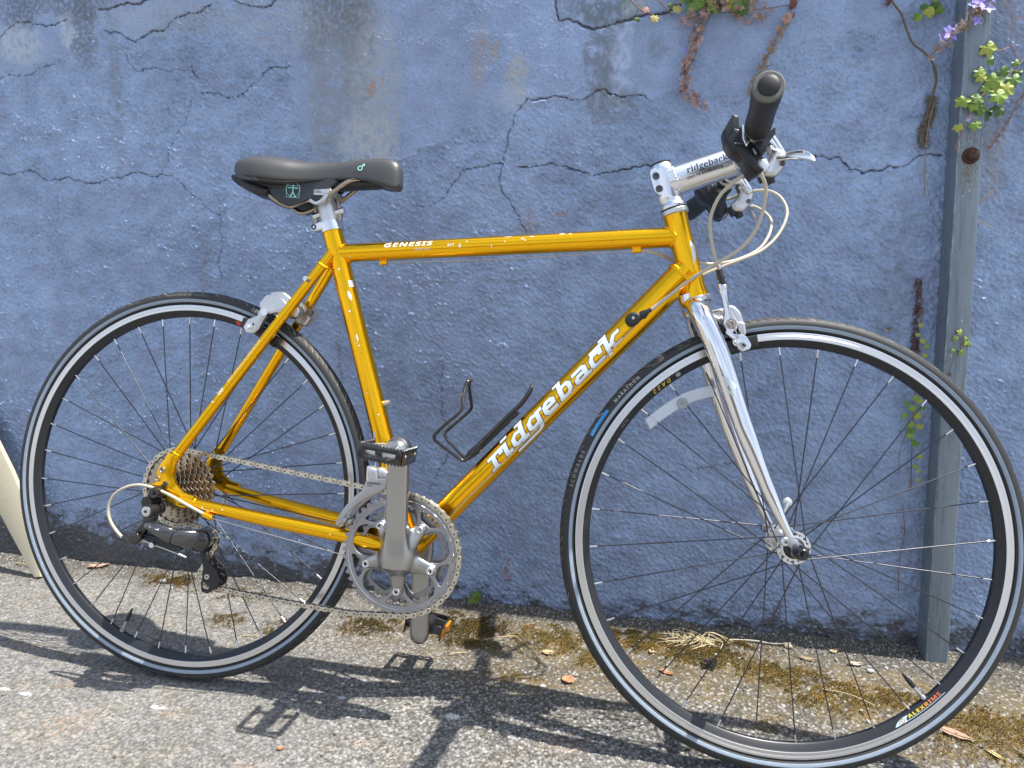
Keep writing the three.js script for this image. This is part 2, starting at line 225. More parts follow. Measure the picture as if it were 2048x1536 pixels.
{
  const step = 2.5, nx = Math.round((WX1 - WX0) / step) + 1, ny = Math.round((WY1 - WY0) / step) + 1, pos = new Float32Array(nx * ny * 3), uv = new Float32Array(nx * ny * 2), idx = new Uint32Array((nx - 1) * (ny - 1) * 6);
  const D = crackMap(step, WX0, WY0, nx, ny);
  for (let j = 0, o = 0; j < ny; j++) for (let i = 0; i < nx; i++, o++) {
    const x = WX0 + i * step, y = WY0 + j * step, edge = Math.min(1, i / 8, j / 8, (nx - 1 - i) / 8, (ny - 1 - j) / 8);
    const cr = D[o] < 6 ? -4.5 * (1 - sstep(0.8, 3.4, D[o])) : 0;
    pos[o * 3] = x / 1000; pos[o * 3 + 1] = y / 1000; pos[o * 3 + 2] = (wallHeight(x, y) + cr) * edge / 1000;
    uv[o * 2] = i / (nx - 1); uv[o * 2 + 1] = j / (ny - 1);
  }
  let k = 0; for (let j = 0; j + 1 < ny; j++) for (let i = 0; i + 1 < nx; i++) { const a = j * nx + i; idx[k++] = a; idx[k++] = a + 1; idx[k++] = a + nx; idx[k++] = a + 1; idx[k++] = a + nx + 1; idx[k++] = a + nx; }
  const g = new THREE.BufferGeometry(); g.setAttribute('position', new THREE.BufferAttribute(pos, 3)); g.setAttribute('uv', new THREE.BufferAttribute(uv, 2)); g.setIndex(new THREE.BufferAttribute(idx, 1)); g.computeVertexNormals();
  // paint, stains, algae, lime bloom, rust, and mottle painted in for relief shading
  const W = 2048, H = 1020, px = (WX1 - WX0) / W, py = (WY1 - WY0) / H, data = new Uint8Array(W * H * 4), C = crackMap(px, WX0, WY0, W, Math.ceil((WY1 - WY0) / px)), hC = Math.ceil((WY1 - WY0) / px);
  const blobs = [ // x, y, half width, half height, r, g, b, strength, grain
    [-472, 1165, 44, 36, 0.50, 0.55, 0.57, 0.62, 9], [-354, 1188, 15, 30, 0.50, 0.55, 0.60, 0.7, 8], [-318, 1190, 26, 62, 0.10, 0.105, 0.105, 0.62, 7], [-460, 1238, 44, 34, 0.09, 0.10, 0.12, 0.7, 7], [-335, 1245, 70, 30, 0.10, 0.11, 0.13, 0.68, 7],
    [190, 1190, 26, 60, 0.10, 0.11, 0.105, 0.55, 7], [255, 1212, 58, 60, 0.085, 0.095, 0.10, 0.72, 7], [285, 1150, 30, 120, 0.20, 0.21, 0.20, 0.6, 10], [225, 1060, 46, 130, 0.24, 0.25, 0.25, 0.6, 14], [325, 1070, 44, 130, 0.36, 0.38, 0.38, 0.62, 14], [305, 960, 52, 55, 0.44, 0.47, 0.48, 0.7, 12], [120, 1200, 90, 50, 0.34, 0.37, 0.42, 0.5, 12], [-120, 1215, 120, 30, 0.38, 0.42, 0.47, 0.45, 10],
    [313, 1065, 6, 12, 0.42, 0.22, 0.10, 0.7, 5], [338, 1085, 5, 12, 0.36, 0.24, 0.16, 0.55, 5], [533, 1130, 14, 55, 0.36, 0.29, 0.22, 0.45, 9], [560, 1136, 7, 14, 0.40, 0.30, 0.17, 0.55, 6], [607, 1092, 17, 34, 0.44, 0.43, 0.36, 0.62, 10], [600, 1050, 30, 20, 0.42, 0.47, 0.55, 0.5, 10],
    [803, 1120, 16, 62, 0.44, 0.53, 0.68, 0.75, 12], [765, 1120, 26, 70, 0.12, 0.13, 0.13, 0.62, 14], [790, 1040, 45, 30, 0.15, 0.15, 0.14, 0.5, 14], [770, 1212, 62, 26, 0.10, 0.12, 0.12, 0.7, 12], [825, 1215, 22, 20, 0.4, 0.44, 0.42, 0.6, 8], [690, 1215, 18, 40, 0.2, 0.24, 0.3, 0.5, 12],
    [244, 521, 7, 40, 0.16, 0.09, 0.08, 0.55, 6], [621, 84, 5, 22, 0.28, 0.12, 0.05, 0.75, 5], [643, 807, 18, 26, 0.28, 0.2, 0.14, 0.4, 7], [700, 830, 8, 8, 0.33, 0.18, 0.09, 0.5, 5], [-60, 690, 10, 70, 0.2, 0.2, 0.17, 0.35, 8], [-250, 1080, 12, 160, 0.2, 0.22, 0.24, 0.4, 14], [870, 1135, 20, 25, 0.12, 0.12, 0.13, 0.35, 10],
    [1330, 700, 26, 170, 0.13, 0.15, 0.2, 0.4, 14], [1470, 950, 18, 70, 0.3, 0.22, 0.16, 0.4, 9], [1480, 1180, 60, 50, 0.22, 0.24, 0.27, 0.4, 12],
  ];
  for (let j = 0, o = 0; j < H; j++) for (let i = 0; i < W; i++, o += 4) {
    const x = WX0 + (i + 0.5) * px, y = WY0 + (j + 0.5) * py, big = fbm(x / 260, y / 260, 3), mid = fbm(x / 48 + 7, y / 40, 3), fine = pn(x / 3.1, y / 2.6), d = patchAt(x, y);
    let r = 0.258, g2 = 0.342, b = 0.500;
    const v = 1.06 + 0.24 * big + 0.28 * mid + 0.34 * fine + 0.18 * pn(x / 7.5 + 3, y / 6); r *= v; g2 *= v; b *= v;  // fine tone contrast raised in the colour to stand for relief shading
    const worn = sstep(0.16, 0.55, fbm(x / 18 + 3, y / 14, 3)) * (0.3 + 0.25 * sstep(-0.2, 0.4, big)); r = mix(r, 0.30, worn * 0.55); g2 = mix(g2, 0.36, worn * 0.55); b = mix(b, 0.50, worn * 0.55);
    const tint = sstep(0.0, 0.6, fbm(x / 95 - 4, y / 80, 3)) * 0.4; r = mix(r, 0.25, tint); g2 = mix(g2, 0.27, tint); b = mix(b, 0.42, tint);
    const reliefGrain = sstep(0.30, 0.62, fbm(x / 7.5 + 50, y / 6 + 9, 2)); r = mix(r, 0.09, reliefGrain * 0.4); g2 = mix(g2, 0.11, reliefGrain * 0.4); b = mix(b, 0.19, reliefGrain * 0.4);  // random dark grain painted in where relief shading is weak
    if (d > 0) { const l = sstep(0, 12, d) * 0.22; r = mix(r, 0.27, l); g2 = mix(g2, 0.33, l); b = mix(b, 0.5, l); }
    const wx = x + 16 * fbm(x / 22, y / 30, 2), wy = y + 18 * fbm(x / 24 + 9, y / 30, 2);
    for (const [bx, by, bw, bh, br, bg, bb, s, gr] of blobs) { const q = ((wx - bx) / bw) ** 2 + ((wy - by) / bh) ** 2; if (q < 4) { const t = s * (1 - sstep(0.25, 2.4, q)) * sstep(-0.5, 0.35, fbm(x / gr + bx, y / (gr * 1.3), 3) + 0.15); r = mix(r, br, t); g2 = mix(g2, bg, t); b = mix(b, bb, t); } }
    // moss and splashed soil climb from the ground in ragged tufts
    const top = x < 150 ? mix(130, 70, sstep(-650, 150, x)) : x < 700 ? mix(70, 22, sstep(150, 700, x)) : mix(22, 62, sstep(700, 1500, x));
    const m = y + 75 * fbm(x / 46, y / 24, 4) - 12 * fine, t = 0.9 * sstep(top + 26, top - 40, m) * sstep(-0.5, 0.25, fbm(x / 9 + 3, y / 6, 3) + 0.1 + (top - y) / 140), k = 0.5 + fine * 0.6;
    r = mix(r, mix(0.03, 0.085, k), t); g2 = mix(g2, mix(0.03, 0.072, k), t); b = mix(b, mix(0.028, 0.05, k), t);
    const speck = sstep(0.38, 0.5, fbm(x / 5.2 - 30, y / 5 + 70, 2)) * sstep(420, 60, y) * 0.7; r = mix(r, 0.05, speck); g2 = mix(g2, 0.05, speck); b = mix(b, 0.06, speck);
    const cd = C[Math.min(hC - 1, Math.floor(j * py / px)) * W + i]; if (cd < 3) { const q = 0.9 * (1 - sstep(1.0, 3.0, cd)); r = mix(r, 0.028, q); g2 = mix(g2, 0.028, q); b = mix(b, 0.034, q); }
    const wf = sstep(0.49, 0.57, pn(x / 2.7 + 90, y / 2.7)) * sstep(0.2, 0.6, fbm(x / 60, y / 60 + 4, 2)); r = mix(r, 0.55, wf * 0.4); g2 = mix(g2, 0.6, wf * 0.4); b = mix(b, 0.68, wf * 0.4);
    const e = (c) => 255 * (c <= 0.0031308 ? 12.92 * c : 1.055 * Math.pow(c, 1 / 2.4) - 0.055);
    data[o] = clamp(e(clamp(r)), 0, 255); data[o + 1] = clamp(e(clamp(g2)), 0, 255); data[o + 2] = clamp(e(clamp(b)), 0, 255); data[o + 3] = 255;
  }
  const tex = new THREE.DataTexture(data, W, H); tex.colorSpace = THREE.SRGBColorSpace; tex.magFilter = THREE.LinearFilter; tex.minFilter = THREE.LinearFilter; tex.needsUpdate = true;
  const bd = new Uint8Array(2048 * 1020 * 4); for (let j = 0, o = 0; j < 1020; j++) for (let i = 0; i < 2048; i++, o += 4) { const x = i * px, y = j * py, v = 128 + 105 * pn(x / 3.4, y / 3) + 60 * pn(x / 1.9 + 5, y / 1.8); bd[o] = bd[o + 1] = bd[o + 2] = clamp(v, 0, 255); bd[o + 3] = 255; }
  const bumps = new THREE.DataTexture(bd, 2048, 1020); bumps.magFilter = THREE.LinearFilter; bumps.needsUpdate = true;
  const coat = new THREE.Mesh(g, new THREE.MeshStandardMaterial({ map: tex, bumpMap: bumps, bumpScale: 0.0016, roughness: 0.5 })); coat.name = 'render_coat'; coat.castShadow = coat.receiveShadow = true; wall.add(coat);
  const paint = std(0.26, 0.34, 0.5, 0.7), bx = (x0, x1, y0, y1, z0, z1) => { const b = new THREE.BoxGeometry(x1 - x0, y1 - y0, z1 - z0); b.translate((x0 + x1) / 2, (y0 + y1) / 2, (z0 + z1) / 2); return b; };
  const core = new THREE.Mesh(mergeGeometries([bx(-7, -0.95, -0.2, 1.55, -0.3, 0), bx(1.9, 9, -0.2, 1.95, -0.3, 0), bx(-0.95, 1.9, -0.2, 1.39, -0.3, -0.012), bx(-0.95, 1.9, 1.39, 1.55, -0.3, 0)]), paint); core.name = 'masonry'; core.castShadow = core.receiveShadow = true; wall.add(core);  // unseen top and ends; the right end stepped up to shade the ground
}

// ---------------------------------------------------------------- the ground
const mossSpots = [[1018, 113, 90, 45, 1], [1266, 193, 80, 40, 1], [1345, 196, 60, 30, 1.1], [1449, 252, 110, 55, 1.25], [728, 118, 80, 50, 0.85], [362, 137, 70, 45, 0.8], [205, 200, 45, 50, 0.75], [-140, 40, 80, 25, 0.8], [677, 252, 60, 40, 0.55], [1157, 153, 80, 45, 0.95], [1215, 225, 70, 40, 0.85], [79, 177, 40, 30, 0.7], [569, 120, 60, 60, 1], [1560, 300, 140, 60, 1.1], [900, 90, 110, 40, 0.9], [1090, 60, 100, 30, 0.6], [480, 90, 80, 40, 0.7], [40, 70, 100, 30, 0.5], [-420, 60, 60, 20, 0.5], [820, 170, 60, 50, 0.7], [1380, 330, 80, 30, 0.6], [1120, 300, 60, 40, 0.4]];
const mossAt = (x, z) => { let s = 0; for (const [a, b, w, h, k] of mossSpots) { const q = ((x - a) / w) ** 2 + ((z - b) / h) ** 2; if (q < 5) s = Math.max(s, k * Math.exp(-q * 0.62)); } return clamp(sstep(0.1, 0.95, s + 0.75 * fbm(x / 34, z / 30, 3) + 0.55 * fbm(x / 8, z / 8, 2) - 0.06) * Math.min(1, s * 2)); };
const soilShadeAt = (x, z) => { const top = x < 0 ? 50 : mix(50, 100, sstep(500, 1400, x)); return clamp(sstep(top + 30, top - 35, z + 38 * fbm(x / 45, z / 30, 3) + 14 * pn(x / 9, z / 9))); };  // dark soil along the wall foot, widened to paint in the shade there
function groundHeight(x, z) {
  const c = cell(x / 5, z / 5), c2 = cell(x / 11 + 20, z / 11), moss = mossAt(x, z);
  const coarse = sstep(200, 900, x); return mix(1.7, 3.2, coarse) * (0.55 - c[0]) * (0.3 + c[2] / 255) + 1.3 * (0.4 - c2[0]) * (c2[2] > 150 ? 1.4 : 0.2) + 1.1 * fbm(x / 40, z / 40, 3) + 2 * fbm(x / 260, z / 260, 2) + moss * (4 + 4 * fbm(x / 12, z / 12, 2)) + 15 * Math.exp(-Math.max(0, z) / 26) * (0.7 + 0.6 * fbm(x / 60, 3, 2)) - 3.2;
}
const ground = grp('ground', scene); tag(ground, 'weathered concrete yard with exposed grit and patches of golden moss along the wall', null, null, 'structure');
{
  const X0 = -1000, X1 = 2000, Z0 = -12, Z1 = 900, step = 2.8, nx = Math.round((X1 - X0) / step) + 1, nz = Math.round((Z1 - Z0) / step) + 1, pos = new Float32Array(nx * nz * 3), uv = new Float32Array(nx * nz * 2), idx = new Uint32Array((nx - 1) * (nz - 1) * 6);
  for (let j = 0, o = 0; j < nz; j++) for (let i = 0; i < nx; i++, o++) {
    const x = X0 + i * step, z = Z0 + j * step, e = Math.min(1, i / 20, (nx - 1 - i) / 20, (nz - 1 - j) / 20);
    pos[o * 3] = x / 1000; pos[o * 3 + 1] = (groundHeight(x, z) * e - 5 * (1 - e)) / 1000; pos[o * 3 + 2] = z / 1000; uv[o * 2] = i / (nx - 1); uv[o * 2 + 1] = j / (nz - 1);
  }
  let k = 0; for (let j = 0; j + 1 < nz; j++) for (let i = 0; i + 1 < nx; i++) { const a = j * nx + i; idx[k++] = a; idx[k++] = a + nx; idx[k++] = a + 1; idx[k++] = a + 1; idx[k++] = a + nx; idx[k++] = a + nx + 1; }
  const g = new THREE.BufferGeometry(); g.setAttribute('position', new THREE.BufferAttribute(pos, 3)); g.setAttribute('uv', new THREE.BufferAttribute(uv, 2)); g.setIndex(new THREE.BufferAttribute(idx, 1)); g.computeVertexNormals();
  const W = 2048, H = 640, px = (X1 - X0) / W, pz = (Z1 - Z0) / H, data = new Uint8Array(W * H * 4);
  const splash = [[-115, 466, 14, 5], [-158, 461, 12, 4], [594, 384, 18, 9], [400, 372, 10, 5], [120, 455, 16, 6], [730, 268, 8, 5], [1220, 60, 16, 8], [1000, 40, 14, 8]], rusty = [[-60, 430, 26, 14], [360, 509, 6, 3], [10, 520, 40, 30], [-250, 340, 30, 12], [330, 560, 26, 14], [150, 470, 14, 10], [780, 420, 40, 20], [-120, 350, 40, 12], [470, 470, 25, 12]];
  for (let j = 0, o = 0; j < H; j++) for (let i = 0; i < W; i++, o += 4) {
    const x = X0 + (i + 0.5) * px, z = Z0 + (j + 0.5) * pz, c = cell(x / 5, z / 5), c2 = cell(x / 3 + 9, z / 3), q = c[2] / 255, q2 = c2[2] / 255, big = fbm(x / 210, z / 150, 3), fine = pn(x / 2.2, z / 2.2);
    const coarse = sstep(100, 800, x + 160 * big) * mix(1, 0.55, sstep(300, 520, z)); let v = mix(0.135, 0.085, coarse) + mix(0.11, 0.27, coarse) * Math.pow(q, mix(1.4, 2.6, coarse)) + 0.09 * (q2 - 0.5); v *= 1 + 0.18 * big + 0.3 * fine + 0.2 * fbm(x / 22, z / 22, 2); v *= mix(mix(0.72, 0.42, coarse), 1.08, sstep(0.66, 0.3, c[0])); const gap = sstep(0.38, 0.6, c[0]);
    let r = v * (1.01 + 0.1 * (q2 - 0.4)), gg = v * 0.985, b = v * (0.93 - 0.1 * q2 + 0.08 * q);
    const warm = sstep(-0.1, 0.6, fbm(x / 80 + 31, z / 60, 3)) * 0.5; r *= 1 + 0.07 * warm; b *= 1 - 0.16 * warm;
    for (const [a, d, w, h] of rusty) { const e = ((x - a) / w) ** 2 + ((z - d) / h) ** 2; if (e < 4) { const t = 0.5 * Math.exp(-e) * sstep(-0.2, 0.4, fbm(x / 8, z / 8, 2)); r = mix(r, 0.33, t); gg = mix(gg, 0.19, t); b = mix(b, 0.1, t); } }
    for (const [a, d, w, h] of splash) { const e = ((x - a) / w) ** 2 + ((z - d) / h) ** 2; if (e < 5) { const t = 0.85 * sstep(0.35, 0.75, Math.exp(-e) + 0.4 * fbm(x / 4, z / 4, 2)); r = mix(r, 0.55, t); gg = mix(gg, 0.56, t); b = mix(b, 0.56, t); } }
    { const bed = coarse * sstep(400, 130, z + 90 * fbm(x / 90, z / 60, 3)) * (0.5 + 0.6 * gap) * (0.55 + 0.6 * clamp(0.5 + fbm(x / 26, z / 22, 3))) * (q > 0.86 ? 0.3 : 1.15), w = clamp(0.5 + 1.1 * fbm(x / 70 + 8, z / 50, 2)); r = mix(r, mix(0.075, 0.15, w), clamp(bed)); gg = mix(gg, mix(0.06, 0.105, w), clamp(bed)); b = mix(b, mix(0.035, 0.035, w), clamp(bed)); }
    const so = soilShadeAt(x, z) * 0.9, k2 = 0.5 + 0.7 * fine; r = mix(r, mix(0.035, 0.1, k2), so); gg = mix(gg, mix(0.034, 0.085, k2), so); b = mix(b, mix(0.03, 0.065, k2), so);
    const grit = sstep(0.78, 0.95, q2) * so; r = mix(r, 0.3, grit); gg = mix(gg, 0.3, grit); b = mix(b, 0.3, grit);
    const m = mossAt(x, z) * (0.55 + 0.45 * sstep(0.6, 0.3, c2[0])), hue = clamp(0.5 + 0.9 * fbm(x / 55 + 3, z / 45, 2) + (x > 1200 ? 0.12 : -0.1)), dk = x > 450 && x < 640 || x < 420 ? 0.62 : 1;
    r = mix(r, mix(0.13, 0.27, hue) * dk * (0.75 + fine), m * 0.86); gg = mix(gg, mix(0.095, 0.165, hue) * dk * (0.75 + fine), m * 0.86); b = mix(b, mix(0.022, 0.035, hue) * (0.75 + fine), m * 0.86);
    const e = (c) => 255 * (c <= 0.0031308 ? 12.92 * c : 1.055 * Math.pow(c, 1 / 2.4) - 0.055);
    data[o] = clamp(e(clamp(r)), 0, 255); data[o + 1] = clamp(e(clamp(gg)), 0, 255); data[o + 2] = clamp(e(clamp(b)), 0, 255); data[o + 3] = 255;
  }
  const tex = new THREE.DataTexture(data, W, H); tex.colorSpace = THREE.SRGBColorSpace; tex.magFilter = THREE.LinearFilter; tex.minFilter = THREE.LinearFilter; tex.needsUpdate = true;
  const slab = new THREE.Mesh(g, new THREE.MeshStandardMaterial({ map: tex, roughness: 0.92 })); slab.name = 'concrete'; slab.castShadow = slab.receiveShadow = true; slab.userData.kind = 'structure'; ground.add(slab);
  const far = new THREE.PlaneGeometry(160, 160); far.rotateX(-Math.PI / 2); far.translate(0, -0.012, 20);
  const f = new THREE.Mesh(far, std(0.21, 0.205, 0.19, 0.95)); f.name = 'yard_beyond'; f.receiveShadow = true; ground.add(f);
}

// ---------------------------------------------------------------- materials of the bicycle
// fine scratches, dust and dried splashes, as a tint
function scuffs(seed, n, dark, pale) { const t = canvasTex(1024, 1024, (x) => { x.fillStyle = '#ffffff'; x.fillRect(0, 0, 1024, 1024); const r = rng(seed); for (let i = 0; i < n; i++) { x.save(); x.translate(r() * 1024, r() * 1024); x.rotate(r() * 6.3); x.fillStyle = r() < 0.75 ? dark : pale; const k = r(); if (k < 0.6) x.fillRect(0, 0, 1 + 2.5 * r(), 1 + 2.5 * r()); else if (k < 0.95) x.fillRect(0, 0, 4 + 34 * r() * r(), 0.8); else { x.beginPath(); x.ellipse(0, 0, 2 + 5 * r(), 2 + 4 * r(), 0, 0, 7); x.fill(); } x.restore(); } }); t.wrapS = t.wrapT = THREE.RepeatWrapping; return t; }
const M = {
  gold: std(1.0, 0.515, 0.003, 0.23, 1, { physical: true, clearcoat: 0.3, clearcoatRoughness: 0.05, map: scuffs(71, 1400, 'rgba(96,70,20,0.20)', 'rgba(255,252,240,0.30)') }),
  chrome: std(0.80, 0.80, 0.81, 0.13, 1), polished: std(0.76, 0.76, 0.77, 0.24, 1), alloy: std(0.62, 0.62, 0.61, 0.38, 1), grey: std(0.42, 0.42, 0.43, 0.42, 0.9), crank: std(0.40, 0.395, 0.385, 0.31, 1, { map: scuffs(72, 1500, 'rgba(60,56,50,0.30)', 'rgba(255,255,255,0.35)') }),
  track: std(0.72, 0.715, 0.71, 0.30, 1), steel: std(0.44, 0.37, 0.28, 0.36, 1), dark: std(0.10, 0.10, 0.105, 0.35, 0.8), spoke: std(0.09, 0.09, 0.10, 0.36, 1),
  black: std(0.017, 0.017, 0.019, 0.42), gloss: std(0.012, 0.012, 0.013, 0.2, 0, { physical: true, clearcoat: 0.6, clearcoatRoughness: 0.15 }), rubber: std(0.020, 0.020, 0.021, 0.62), grip: std(0.016, 0.016, 0.017, 0.55), saddle: std(0.052, 0.049, 0.046, 0.42), anod: std(0.021, 0.023, 0.027, 0.36, 0.2),
  housing: std(0.50, 0.455, 0.35, 0.42), wire: std(0.5, 0.5, 0.5, 0.3, 1), stripe: std(0.50, 0.56, 0.64, 0.5), white: std(0.62, 0.64, 0.66, 0.3, 0.6), rust: std(0.16, 0.07, 0.03, 0.8), bright: std(0.80, 0.79, 0.77, 0.34, 1), amber: std(0.8, 0.28, 0.01, 0.25, 0, { physical: true, clearcoat: 1 }),
  clear: std(0.92, 0.94, 0.96, 0.3, 0, { physical: true, transmission: 0.55, thickness: 0 }), pink: std(0.5, 0.3, 0.28, 0.7),
};
M.saddle = std(0.060, 0.060, 0.060, 0.37, 0, { bumpMap: (() => { const t = canvasTex(256, 256, (x) => { const r = rng(3), im = x.createImageData(256, 256); for (let i = 0; i < 65536; i++) { const v = 110 + 90 * r(); im.data[i * 4] = im.data[i * 4 + 1] = im.data[i * 4 + 2] = v; im.data[i * 4 + 3] = 255; } x.putImageData(im, 0, 0); }, false); t.wrapS = t.wrapT = THREE.RepeatWrapping; t.repeat.set(3, 3); return t; })(), bumpScale: 0.0003 });

const bicycle = grp('bicycle', scene);
tag(bicycle, 'golden yellow hybrid bicycle with chrome fork leaning on the blue wall', 'bicycle');
bicycle.position.set(0.09966, 0, 0.37671); bicycle.rotation.order = 'YXZ'; bicycle.rotation.set(-0.13999, -0.03779, 0);
// the steered frame: origin at the front axle, x forward, z to the right side of the bicycle
const MF = new THREE.Matrix4().set(0.99564, -0.00142, 0.09328, 989.06, -0.00142, 0.99954, 0.03031, 335.93, -0.09328, -0.03031, 0.99518, -4.41, 0, 0, 0, 1);
const toBike = (x, y, z) => V(x, y, z).applyMatrix4(MF);

// ---------------------------------------------------------------- frame
{
  const f = grp('frame', bicycle), P = (n, g, m = M.gold) => part(n, g, m, f);
  P('seat_tube', tube([V(410, 268), V(241, 792)], 16.6, { k: 36, n: 2 }));
  P('top_tube', tube([V(258, 744.8), V(798, 783.8)], [[0, 15], [1, 15.4]], { k: 36, n: 4 }));
  P('down_tube', tube([V(414, 275), V(820, 735)], [[0, 20.2], [0.25, 20.2], [1, 22]], { k: 40, n: 8 }));
  P('head_tube', tube([V(836, 694), V(797.6, 816.6)], [[0, 19.2], [0.12, 17.6], [0.88, 17.4], [1, 18.4]], { k: 36, n: 16 }));
  P('bottom_bracket', [cyl(V(409, 270, -34), V(409, 270, 34), 20.5, 20.5, 32)]);
  for (const s of [1, -1]) {
    P('seat_stay', tube([V(251, 742, 13 * s), V(22, 395, 65 * s)], [[0, 8.6], [0.5, 9], [1, 8.4]], { k: 20, n: 12 }));
    P('chain_stay', tube([V(398, 271, 24 * s), V(308, 288, 36 * s), V(180, 304, 50 * s), V(67, 319.5, 61 * s), V(36, 325, 65 * s)], [[0, 12], [0.45, 11.5], [0.85, 10], [1, 8.5]], { k: 20 }));
  }
  P('dropout', plate([[12, 402], [28, 394], [24, 382], [22, 366], [27, 350], [42, 338], [60, 333], [60, 317], [40, 313], [22, 318], [10, 324], [7, 331], [-6, 331], [-8, 318], [-17, 314], [-18, 332], [-17, 347], [-8, 352], [-9, 366], [-3, 380], [6, 392]], 61, 68, { bevel: 1.6, smooth: 0.35, holes: [[2, 372, 4.2], [-6, 357, 3.6], [9, 350, 4.4]] }));
  P('dropout', plate([[12, 402], [28, 394], [24, 382], [22, 366], [27, 350], [42, 338], [60, 333], [60, 317], [40, 313], [22, 318], [6, 322], [-6, 326], [-14, 340], [-9, 366], [-3, 380], [6, 392]], -68, -61, { bevel: 1.6, smooth: 0.35, holes: [[2, 372, 4.2]] }));
  P('derailleur_hanger_bolt', [rev([[0, 70.4], [3.4, 70.4], [4.2, 69.6], [4.4, 66]], { seg: 18, c: V(9, 350) }), rev([[1.8, 70.6], [1.8, 69]], { seg: 6, c: V(9, 350) })], M.dark);
  P('rack_bolt', [cyl(V(221, 696, 28), V(219, 697, 37), 4.6, 4.2, 14)], M.polished); P('rack_bolt', cyl(V(221, 696, -28), V(219, 697, -37), 4.6, 4.2, 14), M.polished);
  for (const [x, y, r] of [[2, 372, 4.6], [-6, 357, 4]]) P('eyelet', [rev([[r - 1.6, 68.2], [r - 0.8, 69.2], [r + 0.6, 69], [r + 1, 68]], { seg: 20, c: V(x, y) }), rev([[0, 67], [r - 1.4, 67]], { seg: 16, c: V(x, y) })], M.steel);
  P('bottle_boss_bolt', [cyl(V(350, 501), V(358, 504), 4.4), cyl(V(358, 504), V(362, 505.5), 3.4)], M.alloy);
  P('brake_bridge', cyl(V(176, 641, -28), V(176, 641, 28), 7));
  // weld beads with their ripples
  const bead = (p, d, r, k, squash = 1, q = 2.4, lean = 0) => { const D = V(...d).normalize(), e1 = V(0, 0, 1), e2 = e1.clone().cross(D).normalize(), rings = []; const n = k * 4; for (let i = 0; i < n; i++) { const a = i / n * Math.PI * 2, rr = q * (1 + 0.22 * Math.cos(i / 4 * Math.PI * 2)), c = V(...p).addScaledVector(e1, Math.cos(a) * r).addScaledVector(e2, Math.sin(a) * r * squash).addScaledVector(D, lean * Math.sin(a) * r + (1 - Math.cos(2 * a)) * 0.5 * -1.0 * (r > 10 ? 4 : 1)); const out = V(0, 0, 0).addScaledVector(e1, Math.cos(a)).addScaledVector(e2, Math.sin(a)), ring = []; for (let j = 0; j < 8; j++) { const b = j / 8 * Math.PI * 2; ring.push(c.clone().addScaledVector(out, Math.cos(b) * rr).addScaledVector(D, Math.sin(b) * rr)); } rings.push(ring); } return loft(rings, { loop: true, caps: false }); };
  // beads that follow the line where one tube meets another
  const weld = (p, d, r, q, e, R, k, w) => { const P0 = V(...p), D = V(...d).normalize(), Q = V(...q), E = V(...e).normalize(), e1 = V(0, 0, 1), e2 = e1.clone().cross(D).normalize(), rings = [], n = k * 4; for (let i = 0; i < n; i++) { const a = i / n * 6.28319, o = V(0, 0, 0).addScaledVector(e1, Math.cos(a)).addScaledVector(e2, Math.sin(a)), at = (t) => P0.clone().addScaledVector(o, r).addScaledVector(D, t), dist = (t) => { const v = at(t).sub(Q); return v.addScaledVector(E, -v.dot(E)).length(); }; let lo = -60, hi = 60; for (let s = 0; s < 30; s++) { const m = (lo + hi) / 2; dist(m) > R || m < -30 ? lo = m : hi = m; } const c = at(Math.min(lo, 26)), rr = w * (1 + 0.2 * Math.cos(i / 4 * 6.28319)), ring = []; for (let j = 0; j < 8; j++) { const b2 = j / 8 * 6.28319; ring.push(c.clone().addScaledVector(o, Math.cos(b2) * rr * 0.75).addScaledVector(D, Math.sin(b2) * rr * 1.5)); } rings.push(ring); } return loft(rings, { loop: true, caps: false }); };
  P('weld_bead', [weld([780, 782.5], [1, 0.0722, 0], 15.3, [836, 694], [-38.4, 122.6, 0], 17.6, 28, 2.2), weld([275, 746], [-1, -0.0722, 0], 15, [410, 268], [-169, 524, 0], 16.6, 28, 2.2), weld([795, 706.7], [406, 460, 0], 21.8, [836, 694], [-38.4, 122.6, 0], 17.8, 36, 2.5)]);
  P('weld_bead', [bead([240, 722, 16], [-0.53, -0.83, 0.25], 9.4, 18, 1, 2), bead([240, 722, -16], [-0.53, -0.83, -0.25], 9.4, 18, 1, 2), bead([26, 402, 63.5], [0.55, 0.82, -0.16], 8.8, 16, 1, 1.4), bead([62, 320, 61.5], [0.97, -0.14, -0.1], 9.6, 16, 1, 1.4)]);
  P('cable_stop', [cyl(V(331, 731.5), V(343, 732.5), 4.2), plate([[330, 734], [344, 735], [343, 740], [331, 739]], -2.5, 2.5)]); P('cable_stop', [cyl(V(737, 761, 3), V(750, 762, 3), 4.2), plate([[737, 763], [750, 764], [750, 768], [737, 767]], -1, 6)]);
  P('cable_stop', cyl(V(84, 307.5, 72), V(98, 302, 71), 5.2)); P('cable_stop', [cyl(V(819, 716, 24), V(831, 723, 25), 5.4), ball(825, 719, 20, 5)]);
  // prints and bare chips
  const chip = (x, list) => { x.fillStyle = '#eceae4'; for (const [a, b, w, h, t] of list) { x.save(); x.translate(a, b); x.rotate(t || 0); x.beginPath(); const r = rng(a * 7 + b); for (let i = 0; i < 9; i++) { const q = i / 9 * 6.283, k = 0.6 + 0.55 * r(); x.lineTo(Math.cos(q) * w * k, Math.sin(q) * h * k); } x.fill(); x.restore(); } };
